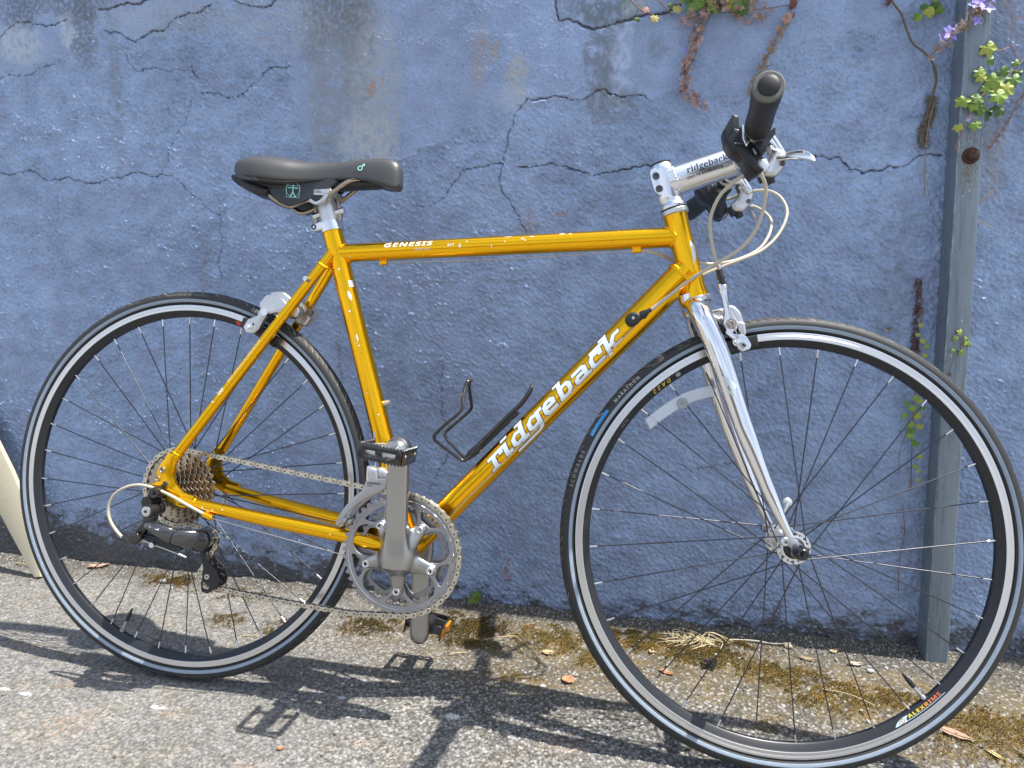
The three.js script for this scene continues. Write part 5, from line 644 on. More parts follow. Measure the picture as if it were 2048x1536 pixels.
// rear derailleur
{
  const d = grp('rear_derailleur', bicycle), P = (n, g, m = M.gloss) => part(n, g, m, d);
  P('mount_bolt', [cyl(V(-12, 320, 60), V(-12, 320, 84), 9.5, 9.5, 24), cyl(V(-3, 308, 62), V(-3, 308, 94), 10.4, 10.4, 28)], M.black);
  P('bolt_head', [rev([[2.6, 93], [2.6, 96.4], [5.6, 97], [8, 96], [8.4, 93]], { seg: 28, c: V(-3, 308) }), rev([[0, 93.4], [2.6, 93.4]], { seg: 6, c: V(-3, 308) })], M.alloy);
  P('bracket', [plate([[-12, 304], [4, 300], [2, 288], [-8, 276], [-18, 264], [-30, 266], [-28, 276], [-18, 288]], 72, 88, { bevel: 4, smooth: 0.3, seg: 3 }), plate([[-34, 268], [-18, 272], [-12, 262], [-20, 252], [-34, 254]], 72, 96, { bevel: 3, smooth: 0.3, seg: 3 })]);
  const rings = []; for (const [x, y, z, a, b] of [[-12, 284, 84, 2, 4], [-6, 285, 86, 7, 7], [12, 281, 88, 10, 8.5], [30, 275, 87, 11.5, 9], [40, 271, 84, 12.5, 10], [41.5, 270.4, 82, 10.5, 8.5], [44, 269.6, 81, 13, 10.5], [56, 266, 75, 15, 12], [68, 263, 64, 16.5, 13], [78, 262, 54, 15, 10]]) { const ring = []; for (let j = 0; j < 26; j++) { const t = j / 26 * 6.2832, q = (v, e) => Math.sign(v) * Math.pow(Math.abs(v), e); ring.push(V(x + q(Math.cos(t), 0.75) * a * 0.35, y + q(Math.cos(t), 0.75) * a, z + q(Math.sin(t), 0.8) * b)); } rings.push(ring); }
  P('parallelogram', loft(rings, { crease: 1.2 }), std(0.09, 0.092, 0.10, 0.2, 0.75, { physical: true, clearcoat: 0.8, clearcoatRoughness: 0.12 }));
  P('link', plate([[-14, 268], [20, 266], [52, 254], [50, 246], [30, 248], [-8, 258]], 70, 86, { bevel: 3, smooth: 0.2, seg: 3 }), M.black);
  P('knuckle', [cyl(V(58, 258, 28), V(74, 262, 66), 18, 17.5, 32), ball(75, 262, 66, 17, 1, 1, 0.4)]);
  P('maker_print', (() => { const g = new THREE.PlaneGeometry(36, 11); g.rotateZ(-0.24); g.rotateX(-0.5); g.translate(18, 283.5, 95.6); return g; })(), print(384, 110, (x) => { x.fillStyle = '#d6dade'; x.font = 'bold 78px sans-serif'; x.transform(1, 0, -0.2, 1, 20, 0); x.fillText('SORA', 40, 82); }));
  P('cable_clamp', [cyl(V(9, 255, 82), V(9, 255, 95), 4.6, 4.6, 6), cyl(V(-22, 262, 90), V(52, 241, 82), 0.9, 0.9, 6), cyl(V(50, 242, 82), V(62, 237, 80), 2.2, 1.6, 8)], M.polished);
  P('barrel_adjuster', [cyl(V(-58, 255.5, 76), V(-46, 252, 78), 4.4, 5, 12), cyl(V(-46, 252, 78), V(-22, 256, 84), 5.4, 6, 14)], M.black);
  P('ferrule', cyl(V(-61, 257, 75), V(-56, 255, 76), 3.1, 3.3, 12), M.polished);
  const cage = [[46, 262], [62, 264], [66, 248], [64, 232], [72, 219], [88, 206], [94, 191], [91, 179], [74, 166], [62, 168], [60, 182], [63, 206], [54, 236]];
  P('cage_plate', plate(cage, 33, 36, { bevel: 1, smooth: 0.2, holes: [[[61, 174], [63, 186], [73, 181], [79, 178], [72, 171]]] }), M.black); P('cage_plate', plate(cage, 11, 14, { bevel: 1, smooth: 0.2 }), M.black);
  for (const [x, y] of [[58, 250], [72, 195]]) { P('pulley', gear(11, 20, 21, 26, [[x, y, 4]], [x, y]), M.black); P('pulley_bolt', rev([[1.8, 36.6], [1.8, 38.6], [4.2, 38.8], [4.8, 37.6], [4.8, 35]], { seg: 18, c: V(x, y) }), M.alloy); }
}
// cassette
{
  const c = grp('cassette', bicycle), T = [32, 28, 24, 21, 18, 16, 14, 12]; const toneA = M.steel;
  T.forEach((n, i) => { const r = 12.7 / (2 * Math.sin(Math.PI / n)), z = 18 + i * 4.4; part('sprocket', gear(n, r, z, z + 2, [[0, 336, r > 40 ? r * 0.55 : 14], ...(r > 40 ? [...Array(10).keys()].map((k) => [(r * 0.78) * Math.cos(k * 0.628 + i), 336 + (r * 0.78) * Math.sin(k * 0.628 + i), 3.2]) : [])], [0, 336]), toneA, c); });
  part('carrier', [cyl(V(0, 336, 16), V(0, 336, 54), 17, 17, 24), ...[...Array(5).keys()].map((k) => plate([[14, -4], [62, -3], [62, 3], [14, 4]], 19.8, 21.6, { bevel: 0.3 }).rotateZ(k * 1.2566 + 0.3).translate(0, 336, 0))], M.dark, c);
  part('lock_ring', rev([[8, 56], [14, 56.4], [16, 55], [16, 52]], { seg: 24, c: V(0, 336) }), M.steel, c);
}
// chain: one mesh to a link
{
  const pts = [], R = Math.PI / 180, arc = (cx, cy, r, a0, a1, z) => { const n = Math.max(2, Math.ceil(Math.abs(a1 - a0) * R * r / 2)); for (let i = 0; i <= n; i++) { const a = mix(a0, a1, i / n) * R; pts.push(V(cx + r * Math.cos(a), cy + r * Math.sin(a), z)); } };
  arc(0, 336, 64.8, 290, 86, 20); arc(BB[0], BB[1], 95.5, 97, -86, 45); pts.push(V(330, 166.5, 40), V(220, 168, 33), V(140, 171, 28)); arc(72, 195, 20.5, 274, 168, 24); arc(58, 250, 20.5, -20, 92, 24); pts.push(pts[0].clone());
  const L = [0]; for (let i = 1; i < pts.length; i++) L.push(L[i - 1] + pts[i].distanceTo(pts[i - 1]));
  const total = L[L.length - 1], n = Math.round(total / 12.7 / 2) * 2, at = (s) => { s = (s % total + total) % total; let i = 1; while (L[i] < s) i++; const t = (s - L[i - 1]) / (L[i] - L[i - 1] || 1); return pts[i - 1].clone().lerp(pts[i], t); };
  const fig = (w, wm, l) => { const o = []; for (let i = 0; i <= 6; i++) { const a = Math.PI / 2 + Math.PI * i / 6; o.push([w * Math.cos(a), w * Math.sin(a)]); } o.push([l / 2, -wm]); for (let i = 0; i <= 6; i++) { const a = -Math.PI / 2 + Math.PI * i / 6; o.push([l + w * Math.cos(a), w * Math.sin(a)]); } o.push([l / 2, wm]); return o; };
  const mk = (outer) => { const l = 12.7, g = []; for (const s of [1, -1]) { const z = outer ? 3.1 : 2.0, t = 0.95; g.push(plate(fig(outer ? 4.2 : 4.1, 3.0, l), s > 0 ? z : -z - t, s > 0 ? z + t : -z, { bevel: 0.15, seg: 1 })); } if (outer) for (const x of [0, l]) g.push(cyl(V(x, 0, -4.6), V(x, 0, 4.6), 1.75, 1.75, 8)); else for (const x of [0, l]) g.push(cyl(V(x, 0, -2), V(x, 0, 2), 3.8, 3.8, 8)); const parts2 = g.map((k) => join([k])), q = mergeGeometries(parts2), col = new Float32Array(q.attributes.position.count * 3); let o = 0; parts2.forEach((k, i) => { const n = k.attributes.position.count * 3, v = i < 2 ? 1 : 0.30; for (let j = 0; j < n; j++) col[o++] = v; }); q.setAttribute('color', new THREE.BufferAttribute(col, 3)); q.scale(0.001, 0.001, 0.001); return q; };
  const geos = [mk(true), mk(false)], c = grp('chain', bicycle), mats = [std(0.62, 0.58, 0.49, 0.38, 1, { vertexColors: true }), std(0.46, 0.42, 0.34, 0.42, 1, { vertexColors: true })];
  const pinMat = M.dark;
  for (let i = 0; i < n; i++) {
    const a = at(i * total / n), b = at((i + 1) * total / n), d = b.clone().sub(a), m = new THREE.Mesh(geos[i % 2], mats[i % 2]); m.name = 'chain_link'; m.castShadow = m.receiveShadow = true;
    m.position.copy(a).multiplyScalar(0.001); m.rotation.order = 'ZYX'; m.rotation.set(0, -Math.atan2(d.z, Math.hypot(d.x, d.y)), Math.atan2(d.y, d.x)); c.add(m);
  }
}
// bottle cage
{
  const b = grp('bottle_cage', bicycle), r = 2.7;
  for (const s of [1, -1]) part('cage_wire', tube([V(496, 548, 1 * s), V(492, 547, 6 * s), V(490, 538, 12 * s), V(490, 520, 24 * s), V(491, 505, 31 * s), V(488, 498, 34 * s), V(470, 481, 35 * s), V(454, 465, 33.5 * s), V(449, 459, 32 * s), V(449, 453, 29 * s), V(456, 446, 26 * s), V(478, 430, 17 * s), V(489, 422.5, 14 * s), V(494, 420.5, 13 * s), V(499, 424, 12 * s), V(520, 450, 11 * s), V(556, 492, 11 * s), V(580, 518, 10 * s), V(592, 538, 6 * s), V(594, 546, 1 * s)], r, { k: 12, n: 120 }), M.gloss, b);
  part('cage_plate', [plate([[500, 421], [513, 431], [522, 444], [514, 450], [500, 436], [495, 427]], -13, 13, { bevel: 1.5 }), plate([[516, 436], [576, 500], [570, 508], [562, 503], [509, 445]], -10, 10, { bevel: 2 })], M.black, b);
  for (const [x, y] of [[519, 436], [565, 487]]) part('cage_bolt', [cyl(V(x, y), V(x - 9, y + 8), 4.4, 4.8, 14)], M.steel, b);
}

// ---------------------------------------------------------------- the steel post and the cream board
{
  const p = grp('steel_post', scene); tag(p, 'blue grey steel post with a rusty bolt standing against the wall', 'post');
  p.position.set(1.4535, 0, 0.0); p.rotation.z = Math.atan(0.0637);
  const prof = []; for (const [x, y, a0] of [[36, 41, 0], [2, 41, 90], [2, -30, 180], [36, -30, 270]]) for (let i = 0; i <= 4; i++) { const a = (a0 + i * 22.5) * Math.PI / 180; prof.push(V(x + 2.6 * Math.cos(a), 0, y + 2.6 * Math.sin(a))); }
  const tex = canvasTex(256, 2048, (x, w, h) => { x.fillStyle = '#7b8790'; x.fillRect(0, 0, w, h); const r = rng(9); for (let i = 0; i < 5200; i++) { const v = r(); x.fillStyle = v < 0.5 ? 'rgba(70,82,94,0.16)' : 'rgba(142,152,160,0.13)'; x.fillRect(r() * w, r() * h, 1 + 3 * r(), 6 + 70 * r()); }
    for (let i = 0; i < 420; i++) { x.fillStyle = 'rgba(200,206,208,0.34)'; const k = r(); x.fillRect(45.6 + (r() - 0.5) * 4.4, r() * h, 1 + r() * 1.2, 4 + 30 * k * k); } for (let i = 0; i < 60; i++) { x.fillStyle = 'rgba(210,212,208,0.8)'; x.fillRect(r() * w, r() * h, 1 + 2 * r(), 1 + 3 * r()); }
    for (let i = 0; i < 260; i++) { x.fillStyle = `rgba(${90 + 50 * r()},${60 + 30 * r()},40,0.35)`; const a = r() * 6.3, q = r() * 26; x.fillRect(25 + Math.cos(a) * q * 0.7, h * (1 - 963 / 2220) + Math.sin(a) * q * 1.6 + (r() < 0.4 ? 30 * r() : 0), 2, 3); } });
  const g = part('post_tube', loft([prof.map((q) => V(q.x, -20, q.z)), prof.map((q) => V(q.x, 2200, q.z))], { crease: 0.5 }), std(1, 1, 1, 0.42, 0.25, { map: tex }), p);
  part('bolt', [rev([[0, 55], [7, 54.6], [8.6, 52.5], [8.6, 47], [9, 46.4]], { seg: 6, c: V(20, 943) }), rev([[9, 46.8], [13.5, 46.4], [14, 45.4], [14, 43.4]], { seg: 22, c: V(20, 943) })], std(0.075, 0.034, 0.02, 0.85, 0, { bumpMap: (() => { const t = canvasTex(64, 64, (x) => { const r = rng(4); for (let i = 0; i < 4096; i++) { const v = 60 + 150 * r(); x.fillStyle = `rgb(${v},${v},${v})`; x.fillRect(i % 64, i >> 6, 1, 1); } }, false); return t; })(), bumpScale: 0.001 }), p);
  const b = grp('board', scene); tag(b, 'pale cream board with a tapering end leaning at the far left behind the rear tyre', 'board');
  // drawn in its own plane (x along the wall, y up the slope), then tipped back towards the wall
  const bm = part('panel', plate([[-433, 3], [-448, 0], [-498, 69], [-548, 139], [-591, 205], [-665, 321], [-800, 525], [-760, 560], [-645, 426], [-601, 360], [-558, 294], [-522, 239], [-493, 187], [-466, 118], [-444, 52]], -7, 3, { bevel: 1.6 }), std(0.56, 0.50, 0.36, 0.5, 0, { map: canvasTex(512, 512, (x, w, h) => { x.fillStyle = '#ffffff'; x.fillRect(0, 0, w, h); const r = rng(8); for (let i = 0; i < 900; i++) { x.fillStyle = r() < 0.7 ? 'rgba(150,140,110,0.10)' : 'rgba(255,255,255,0.5)'; x.save(); x.translate(r() * w, r() * h); x.rotate(-1 + r() * 0.6); x.fillRect(0, 0, 2 + 30 * r() * r(), 1 + 3 * r()); x.restore(); } }) }), b);
  bm.position.z = 0.092; bm.rotation.x = -Math.atan(0.16);
  { const G = bm.geometry.attributes, u = G.uv; for (let i = 0; i < u.count; i++) u.setXY(i, (G.position.getX(i) + 0.9) * 2, G.position.getY(i) * 2); }
}

// ---------------------------------------------------------------- plants on the wall
const leafMats = [std(0.115, 0.21, 0.028, 0.5), std(0.20, 0.30, 0.035, 0.5), std(0.32, 0.36, 0.045, 0.5), std(0.06, 0.12, 0.022, 0.5)], dryMats = [std(0.34, 0.21, 0.13, 0.8), std(0.42, 0.24, 0.19, 0.8), std(0.30, 0.22, 0.13, 0.8), std(0.16, 0.08, 0.06, 0.85)], stemMat = std(0.20, 0.11, 0.075, 0.8), petalMats = [std(0.26, 0.20, 0.58, 0.6), std(0.42, 0.36, 0.66, 0.6)];  // the yellow-green leaf tone paints in leaves that are lit
for (const m of leafMats) { m.side = THREE.DoubleSide; }
function leafGeo(seed, lobes = 5, deep = 0.34) {                           // about 1 across, stalk at the origin, blade towards -y, facing z
  const r = rng(seed), n = 40, pos = [0, -0.42, 0.07], idx = []; for (let i = 0; i < n; i++) { const a = i / n * 6.2832, u = (a / 6.2832 * lobes) % 1, k = 1 - deep * Math.pow(Math.abs(u - 0.5) * 2, 1.4), da = Math.min(Math.abs(a - Math.PI / 2), 6.2832 - Math.abs(a - Math.PI / 2)) / 0.35, q = 0.5 * k * (1 - 0.45 * Math.exp(-da * da)) * (0.94 + 0.12 * r()); pos.push(q * Math.cos(a) * 1.05, -0.42 + q * Math.sin(a), -0.10 * (q / 0.5) ** 2 + 0.05 * Math.cos(a * lobes)); }
  for (let i = 0; i < n; i++) idx.push(0, 1 + i, 1 + (i + 1) % n); const g = new THREE.BufferGeometry(); g.setAttribute('position', new THREE.Float32BufferAttribute(pos, 3)); g.setIndex(idx); g.computeVertexNormals(); return clean(g);
}
function starGeo(seed, petals = 5, wide = 0.16) { const r = rng(seed), pos = [], idx = []; for (let p = 0; p < petals; p++) { const a = p / petals * 6.2832 + r() * 0.3, L = 0.4 + 0.14 * r(), c = Math.cos(a), s = Math.sin(a), z = 0.05 + 0.22 * r(), o = pos.length / 3; pos.push(0, 0, 0, c * L * 0.5 - s * wide, s * L * 0.5 + c * wide, z * 0.7, c * L, s * L, z - 0.06, c * L * 0.5 + s * wide, s * L * 0.5 - c * wide, z * 0.7, c * L * 0.5, s * L * 0.5, z * 0.4); idx.push(o, o + 3, o + 4, o + 3, o + 2, o + 4, o + 2, o + 1, o + 4, o + 1, o, o + 4); } const g = new THREE.BufferGeometry(); g.setAttribute('position', new THREE.Float32BufferAttribute(pos, 3)); g.setIndex(idx); g.computeVertexNormals(); return clean(g); }
const pinkDry = std(0.55, 0.36, 0.30, 0.75);
const leafG = [1, 2, 3, 4].map((s) => leafGeo(s)), roundG = [5, 6].map((s) => leafGeo(s, 6, 0.14)), starG = [1, 2, 3].map((s) => starGeo(s, 5, 0.09)), bellG = [4, 5].map((s) => starGeo(s, 5, 0.15));
const placed = (g, x, y, z, s, rx, ry, rz) => { const q = g.clone(); q.applyMatrix4(new THREE.Matrix4().compose(V(x, y, z), new THREE.Quaternion().setFromEuler(new THREE.Euler(rx, ry, rz)), V(s, s, s))); return q; };
function plant(name, label, cat, at) { const o = grp(name, scene); tag(o, label, cat); o.position.set(...at.map((v) => v / 1000)); o.userData.at = at; return o; }
const loc = (o, p) => V(p[0] - o.userData.at[0], p[1] - o.userData.at[1], p[2] - o.userData.at[2]);
function addLeaf(o, geo, mat, p, s, rot, nm = 'leaf') { const m = new THREE.Mesh(geo, mat), q = loc(o, p); m.name = nm; m.position.copy(q).multiplyScalar(0.001); m.scale.setScalar(s / 1000); m.rotation.set(...rot); m.castShadow = m.receiveShadow = true; o.add(m); return m; }
const stems = (o, list, mat = stemMat, nm = 'stem') => part(nm, list.map(([r, ...pts]) => tube(pts.map((p) => loc(o, p)), r, { k: 6, n: pts.length * 5 })), mat, o);
function along(pts, t) { return new THREE.CatmullRomCurve3(pts.map((p) => V(...p))).getPointAt(t); }
// a strand of withered star flowers
function strand(o, pts, n, seed, mats, s0, s1, spread) { const r = rng(seed), by = mats.map(() => []); for (let i = 0; i < n; i++) { const t = Math.pow((i + r()) / n, 0.85), p = along(pts, t), q = loc(o, [p.x + (r() - 0.5) * spread, p.y + (r() - 0.5) * spread, p.z + r() * spread * 0.7]); by[Math.floor(r() * mats.length)].push(placed(starG[i % 3], q.x, q.y, q.z, mix(s0, s1, r()), (r() - 0.5) * 2, (r() - 0.5) * 2, r() * 6)); } by.forEach((l, i) => { if (l.length) part('dried_flowers', l, mats[i], o).userData.kind = 'stuff'; }); }

{ // the clump that spills over the top of the wall
  const o = plant('trailing_plant', 'green leaves and pink dry stems spilling over the wall top above the stem', 'plant', [950, 1225, 12]), r = rng(31);
  const top = [[935, 1210], [953, 1203], [926, 1204], [974, 1208], [990, 1205], [1007, 1208], [945, 1216], [962, 1216], [980, 1218], [915, 1212], [1000, 1219], [1022, 1216], [930, 1222], [905, 1220], [968, 1198], [1015, 1196], [895, 1226], [1035, 1222]];
  top.forEach(([x, y], i) => addLeaf(o, i % 3 ? leafG[i % 4] : roundG[i % 2], leafMats[[0, 1, 0, 3, 2, 0][i % 6]], [x, y + 10, 16 + 12 * r()], 20 + 9 * r(), [-0.5 + r() * 0.7, (r() - 0.5) * 1.1, (r() - 0.5) * 1.4]));
  for (const [x, y, m, s] of [[842, 1206, 2, 14], [830, 1189, 3, 12], [862, 1192, 1, 17], [898, 1208, 1, 18], [888, 1212, 0, 13]]) addLeaf(o, roundG[0], m === 2 ? dryMats[1] : m === 1 ? std(0.40, 0.33, 0.10, 0.6) : leafMats[3], [x, y, 18], s, [-0.3, 0.2, r() - 0.5]);
  stems(o, [[1.1, [800, 1240, 12], [830, 1205, 14], [852, 1196, 12], [868, 1187, 8]], [1.0, [845, 1240, 12], [880, 1203, 16], [892, 1193, 10]], [1.2, [1010, 1240, 14], [985, 1205, 18], [955, 1192, 20], [920, 1184, 16], [905, 1178, 14]], [0.9, [1000, 1230, 16], [960, 1203, 18], [936, 1176, 18], [925, 1145, 16]], [0.8, [1060, 1225, 12], [1010, 1196, 16], [975, 1192, 16]], [0.7, [1100, 1206, 10], [1050, 1199, 12], [1010, 1196, 14]]]);
  strand(o, [[905, 1182, 18], [940, 1190, 18], [985, 1203, 18], [1030, 1200, 16], [1060, 1190, 14]], 95, 32, [pinkDry, ...dryMats.slice(0, 3)], 9, 17, 24); strand(o, [[1000, 1185, 14], [1030, 1178, 14], [1055, 1182, 14]], 30, 33, [pinkDry, ...dryMats.slice(0, 2)], 7, 12, 16);
}
{
  const o = plant('dried_flower_strand', 'hanging strand of withered pink flowers on the wall left of the handlebar grip', 'dried plant', [945, 1200, 10]), pts = [[955, 1205, 14], [943, 1168, 16], [934, 1138, 16], [928, 1112, 16], [924, 1086, 15], [925, 1062, 15], [938, 1044, 16], [956, 1030, 18]];
  stems(o, [[0.9, ...pts], [0.7, [965, 1200, 12], [948, 1160, 12], [938, 1120, 12], [926, 1092, 13]]]); strand(o, pts, 190, 34, [pinkDry, dryMats[1], pinkDry, dryMats[0], dryMats[3]], 7, 15, 19);
  addLeaf(o, bellG[0], petalMats[0], [921, 1129, 22], 13, [0.2, 0, 1], 'petals'); addLeaf(o, bellG[1], petalMats[0], [950, 1045, 24], 7, [0.2, 0, 2], 'petals'); addLeaf(o, roundG[0], dryMats[3], [920, 1114, 18], 13, [0, 0.3, 0.4]); addLeaf(o, roundG[1], dryMats[3], [918, 1090, 18], 10, [0, 0.3, 2]);
}
{
  const o = plant('dried_flower_strand', 'thin brown withered strand hanging behind the rubber handlebar grip', 'dried plant', [1085, 1200, 10]), pts = [[1135, 1240, 10], [1112, 1212, 12], [1092, 1180, 13], [1076, 1140, 13], [1062, 1108, 13], [1050, 1080, 12], [1040, 1050, 12]];
  stems(o, [[0.9, ...pts]]); strand(o, pts.slice(2), 130, 35, [dryMats[2], dryMats[2], dryMats[0], std(0.36, 0.30, 0.2, 0.8)], 6, 13, 15); addLeaf(o, roundG[0], dryMats[1], [1088, 1188, 20], 20, [0, 0.2, 0.8]); addLeaf(o, roundG[1], dryMats[1], [1078, 1158, 18], 14, [0.2, 0.3, 2.2]); addLeaf(o, roundG[0], dryMats[3], [1095, 1205, 14], 18, [0.5, 0.2, 1.6]); addLeaf(o, roundG[1], dryMats[3], [1105, 1190, 12], 10, [0.4, 1, 1.2]);
}
{
  const o = plant('bellflower', 'sprig of pale purple bellflowers crossing the top of the steel post', 'flower', [1370, 1160, 45]), pts = [[1318, 1100, 56], [1345, 1122, 58], [1370, 1150, 56], [1390, 1172, 54], [1412, 1200, 50], [1430, 1225, 46]];
  stems(o, [[1, ...pts], [0.8, [1390, 1172, 54], [1402, 1160, 58], [1400, 1150, 60]]]); strand(o, pts, 110, 36, [dryMats[0], dryMats[2], std(0.5, 0.38, 0.3, 0.7)], 8, 15, 18);
  for (const [x, y, s, z] of [[1346, 1135, 34, 66], [1337, 1127, 22, 64], [1355, 1140, 20, 66], [1388, 1183, 36, 66], [1397, 1174, 30, 66], [1406, 1192, 28, 62], [1384, 1153, 20, 68], [1379, 1180, 22, 62]]) addLeaf(o, bellG[x % 2], petalMats[x % 2], [x, y, z], s, [-0.3, 0.2, x], 'petals');
  for (const [x, y, k] of [[1350, 1196, 0], [1338, 1203, 3], [1330, 1188, 0], [1322, 1178, 2], [1316, 1188, 3], [1328, 1205, 1], [1340, 1216, 0], [1310, 1170, 1], [1302, 1180, 0]]) addLeaf(o, roundG[x % 2], leafMats[k], [x, y, 20], 13 + (x % 7), [0.2, -0.3, x]);
  strand(o, [[1410, 1205, 52], [1425, 1215, 50], [1445, 1222, 46]], 16, 47, [std(0.45, 0.14, 0.05, 0.7), dryMats[1]], 9, 15, 16); for (const [x, y] of [[1440, 1212], [1452, 1220]]) addLeaf(o, leafG[1], leafMats[2], [x, y, 48], 15, [0, 0.3, x]);
}
{
  const o = plant('twig', 'bare brown twig hanging down the wall to the left of the post top', 'twig', [1300, 1160, 10]);
  stems(o, [[1.7, [1262, 1225, 10], [1268, 1206, 14], [1285, 1185, 14], [1297, 1160, 13], [1310, 1136, 14], [1330, 1120, 16], [1348, 1100, 14], [1356, 1078, 12], [1352, 1040, 10], [1344, 1000, 10]], [0.8, [1345, 1104, 14], [1352, 1070, 18], [1348, 1052, 16]]], std(0.15, 0.11, 0.07, 0.85)); addLeaf(o, roundG[0], dryMats[3], [1262, 1216, 16], 20, [0.3, 0.8, 0.4]);
}
{
  const o = plant('dry_roots', 'matted strip of dry brown rootlets along the left edge of the post', 'roots', [1352, 1000, 8]), r = rng(40), l = [];
  for (let i = 0; i < 130; i++) { const y = 968 + 84 * r(), x = 1345 + 13 * r() - 5 * Math.sin(y / 14); l.push([0.4 + 0.4 * r(), [x, y, 3], [x + 9 * (r() - 0.5), y + 8 * (r() - 0.5), 9], [x + 12 * (r() - 0.5), y - 12 * r(), 9], [x + 10 * (r() - 0.5), y - 4 - 10 * r(), 4]]); }
  stems(o, l, std(0.17, 0.14, 0.10, 0.9), 'rootlets'); stems(o, [[0.9, [1360, 1050, 8], [1352, 1000, 12], [1354, 940, 10], [1362, 880, 6]]], dryMats[2]);
}
{
  const o = plant('creeper', 'red brown creeper with small yellow green leaves down the left side of the post', 'plant', [1388, 500, 8]), r = rng(41), l = [];
  for (let i = 0; i < 95; i++) { const y = 560 + 175 * r(), x = 1371 + (735 - y) * 0.055 + 12 * (r() - 0.5); l.push([0.4 + 0.4 * r(), [x, y, 3], [x + 8 * (r() - 0.5), y - 5 * r(), 10], [x + 12 * (r() - 0.5), y - 6 - 10 * r(), 5]]); }
  stems(o, l, std(0.12, 0.055, 0.04, 0.85), 'rootlets'); stems(o, [[0.8, [1375, 730, 6], [1380, 640, 12], [1384, 560, 12], [1387, 470, 12], [1394, 400, 10], [1402, 330, 6]], [0.7, [1390, 300, 8], [1400, 240, 8], [1398, 180, 6], [1404, 120, 5]], [0.6, [1380, 440, 10], [1372, 400, 10], [1378, 360, 6]]]);
  for (const [x, y, k, s] of [[1385, 516, 1, 15], [1394, 511, 2, 14], [1379, 497, 1, 16], [1400, 498, 0, 13], [1388, 483, 2, 17], [1378, 463, 1, 14], [1388, 452, 0, 16], [1400, 462, 2, 14], [1383, 444, 1, 15], [1397, 430, 0, 16], [1403, 404, 2, 11], [1399, 384, 1, 11], [1403, 374, 2, 9], [1405, 355, 2, 8], [1386, 622, 2, 12], [1391, 612, 1, 11], [1378, 650, 2, 10], [1372, 505, 0, 13], [1368, 480, 1, 12], [1375, 632, 2, 9], [1392, 595, 2, 10]]) addLeaf(o, leafG[x % 4], leafMats[k], [x, y, 17 + 5 * r()], s, [-0.2, -0.4 + r() * 0.5, (r() - 0.5) * 1.6]);
  addLeaf(o, leafG[0], leafMats[3], [1325, 640, 10], 9, [0, 0, 0.4]); addLeaf(o, leafG[1], dryMats[1], [1322, 632, 10], 7, [0, 0, 2]);
}
{
  const o = plant('toadflax', 'bright green lobed leaves of a creeper hanging over the right edge of the post', 'plant', [1430, 1060, 40]), r = rng(42);
  stems(o, [[1, [1500, 1120, 14], [1470, 1085, 26], [1440, 1058, 40], [1420, 1045, 50], [1402, 1015, 52], [1392, 985, 52], [1384, 952, 50]], [0.7, [1420, 1045, 50], [1405, 1030, 56], [1392, 1028, 56]], [0.6, [1400, 1005, 52], [1412, 1000, 54]], [0.8, [1470, 1130, 10], [1440, 1118, 30], [1420, 1120, 40]], [0.7, [1385, 960, 50], [1390, 945, 48]]], std(0.30, 0.16, 0.12, 0.7));
  for (const [x, y, k, s, z] of [[1410, 1126, 2, 22, 46], [1418, 1110, 0, 21, 40], [1402, 1085, 1, 17, 50], [1404, 1074, 2, 14, 52], [1438, 1076, 1, 25, 50], [1451, 1066, 2, 26, 44], [1432, 1048, 1, 24, 52], [1415, 1040, 0, 20, 54], [1389, 1039, 1, 19, 56], [1425, 1028, 0, 20, 46], [1450, 1030, 3, 21, 36], [1403, 1030, 1, 15, 56], [1408, 999, 1, 16, 54], [1381, 994, 2, 13, 54], [1462, 1078, 0, 21, 36], [1436, 1022, 3, 19, 36], [1446, 1050, 2, 17, 52], [1420, 1060, 1, 16, 48], [1444, 1088, 0, 16, 36], [1458, 1046, 0, 18, 34], [1478, 1090, 3, 14, 26], [1470, 1104, 0, 12, 24], [1424, 1132, 3, 12, 30], [1412, 1014, 3, 15, 40]]) addLeaf(o, leafG[x % 4], leafMats[k], [x, y, z], s * 1.3, [-0.35 + 0.3 * r(), -0.4 + 0.7 * r(), (r() - 0.5) * 1.8]);
  addLeaf(o, bellG[0], petalMats[1], [1396, 999, 58], 9, [0, 0, 1], 'petals');
}
{
  const o = plant('sprig', 'little reddish sprig growing out beside the post above the front tyre', 'plant', [1440, 600, 40]);
  stems(o, [[0.6, [1455, 585, 8], [1444, 596, 36], [1438, 612, 46], [1436, 630, 46]], [0.5, [1444, 596, 36], [1430, 590, 48], [1424, 575, 48], [1425, 562, 47]], [0.5, [1440, 606, 42], [1450, 614, 40]]], std(0.2, 0.07, 0.06, 0.7));
  for (const [x, y, k, s] of [[1430, 622, 1, 11], [1437, 636, 2, 12], [1446, 620, 0, 12], [1434, 602, 1, 12], [1449, 614, 2, 11], [1440, 628, 1, 9], [1426, 608, 1, 8]]) addLeaf(o, leafG[x % 4], leafMats[k], [x, y, 48], s, [-0.2, 0.2, x]); addLeaf(o, roundG[0], dryMats[3], [1425, 563, 48], 6, [0, 0, 0]);
}
{
  const o = plant('sprig', 'tiny green sprig low down on the right side of the post', 'plant', [1471, 270, 6]);
  stems(o, [[0.6, [1478, 285, 4], [1473, 272, 12], [1470, 258, 10]]], std(0.2, 0.12, 0.06, 0.7)); for (const [x, y, k, s] of [[1468, 284, 1, 11], [1476, 280, 3, 12], [1472, 270, 0, 12], [1480, 272, 1, 9], [1466, 268, 3, 8]]) addLeaf(o, leafG[x % 4], leafMats[k], [x, y, 14], s, [-0.2, 0.1, x]);
}
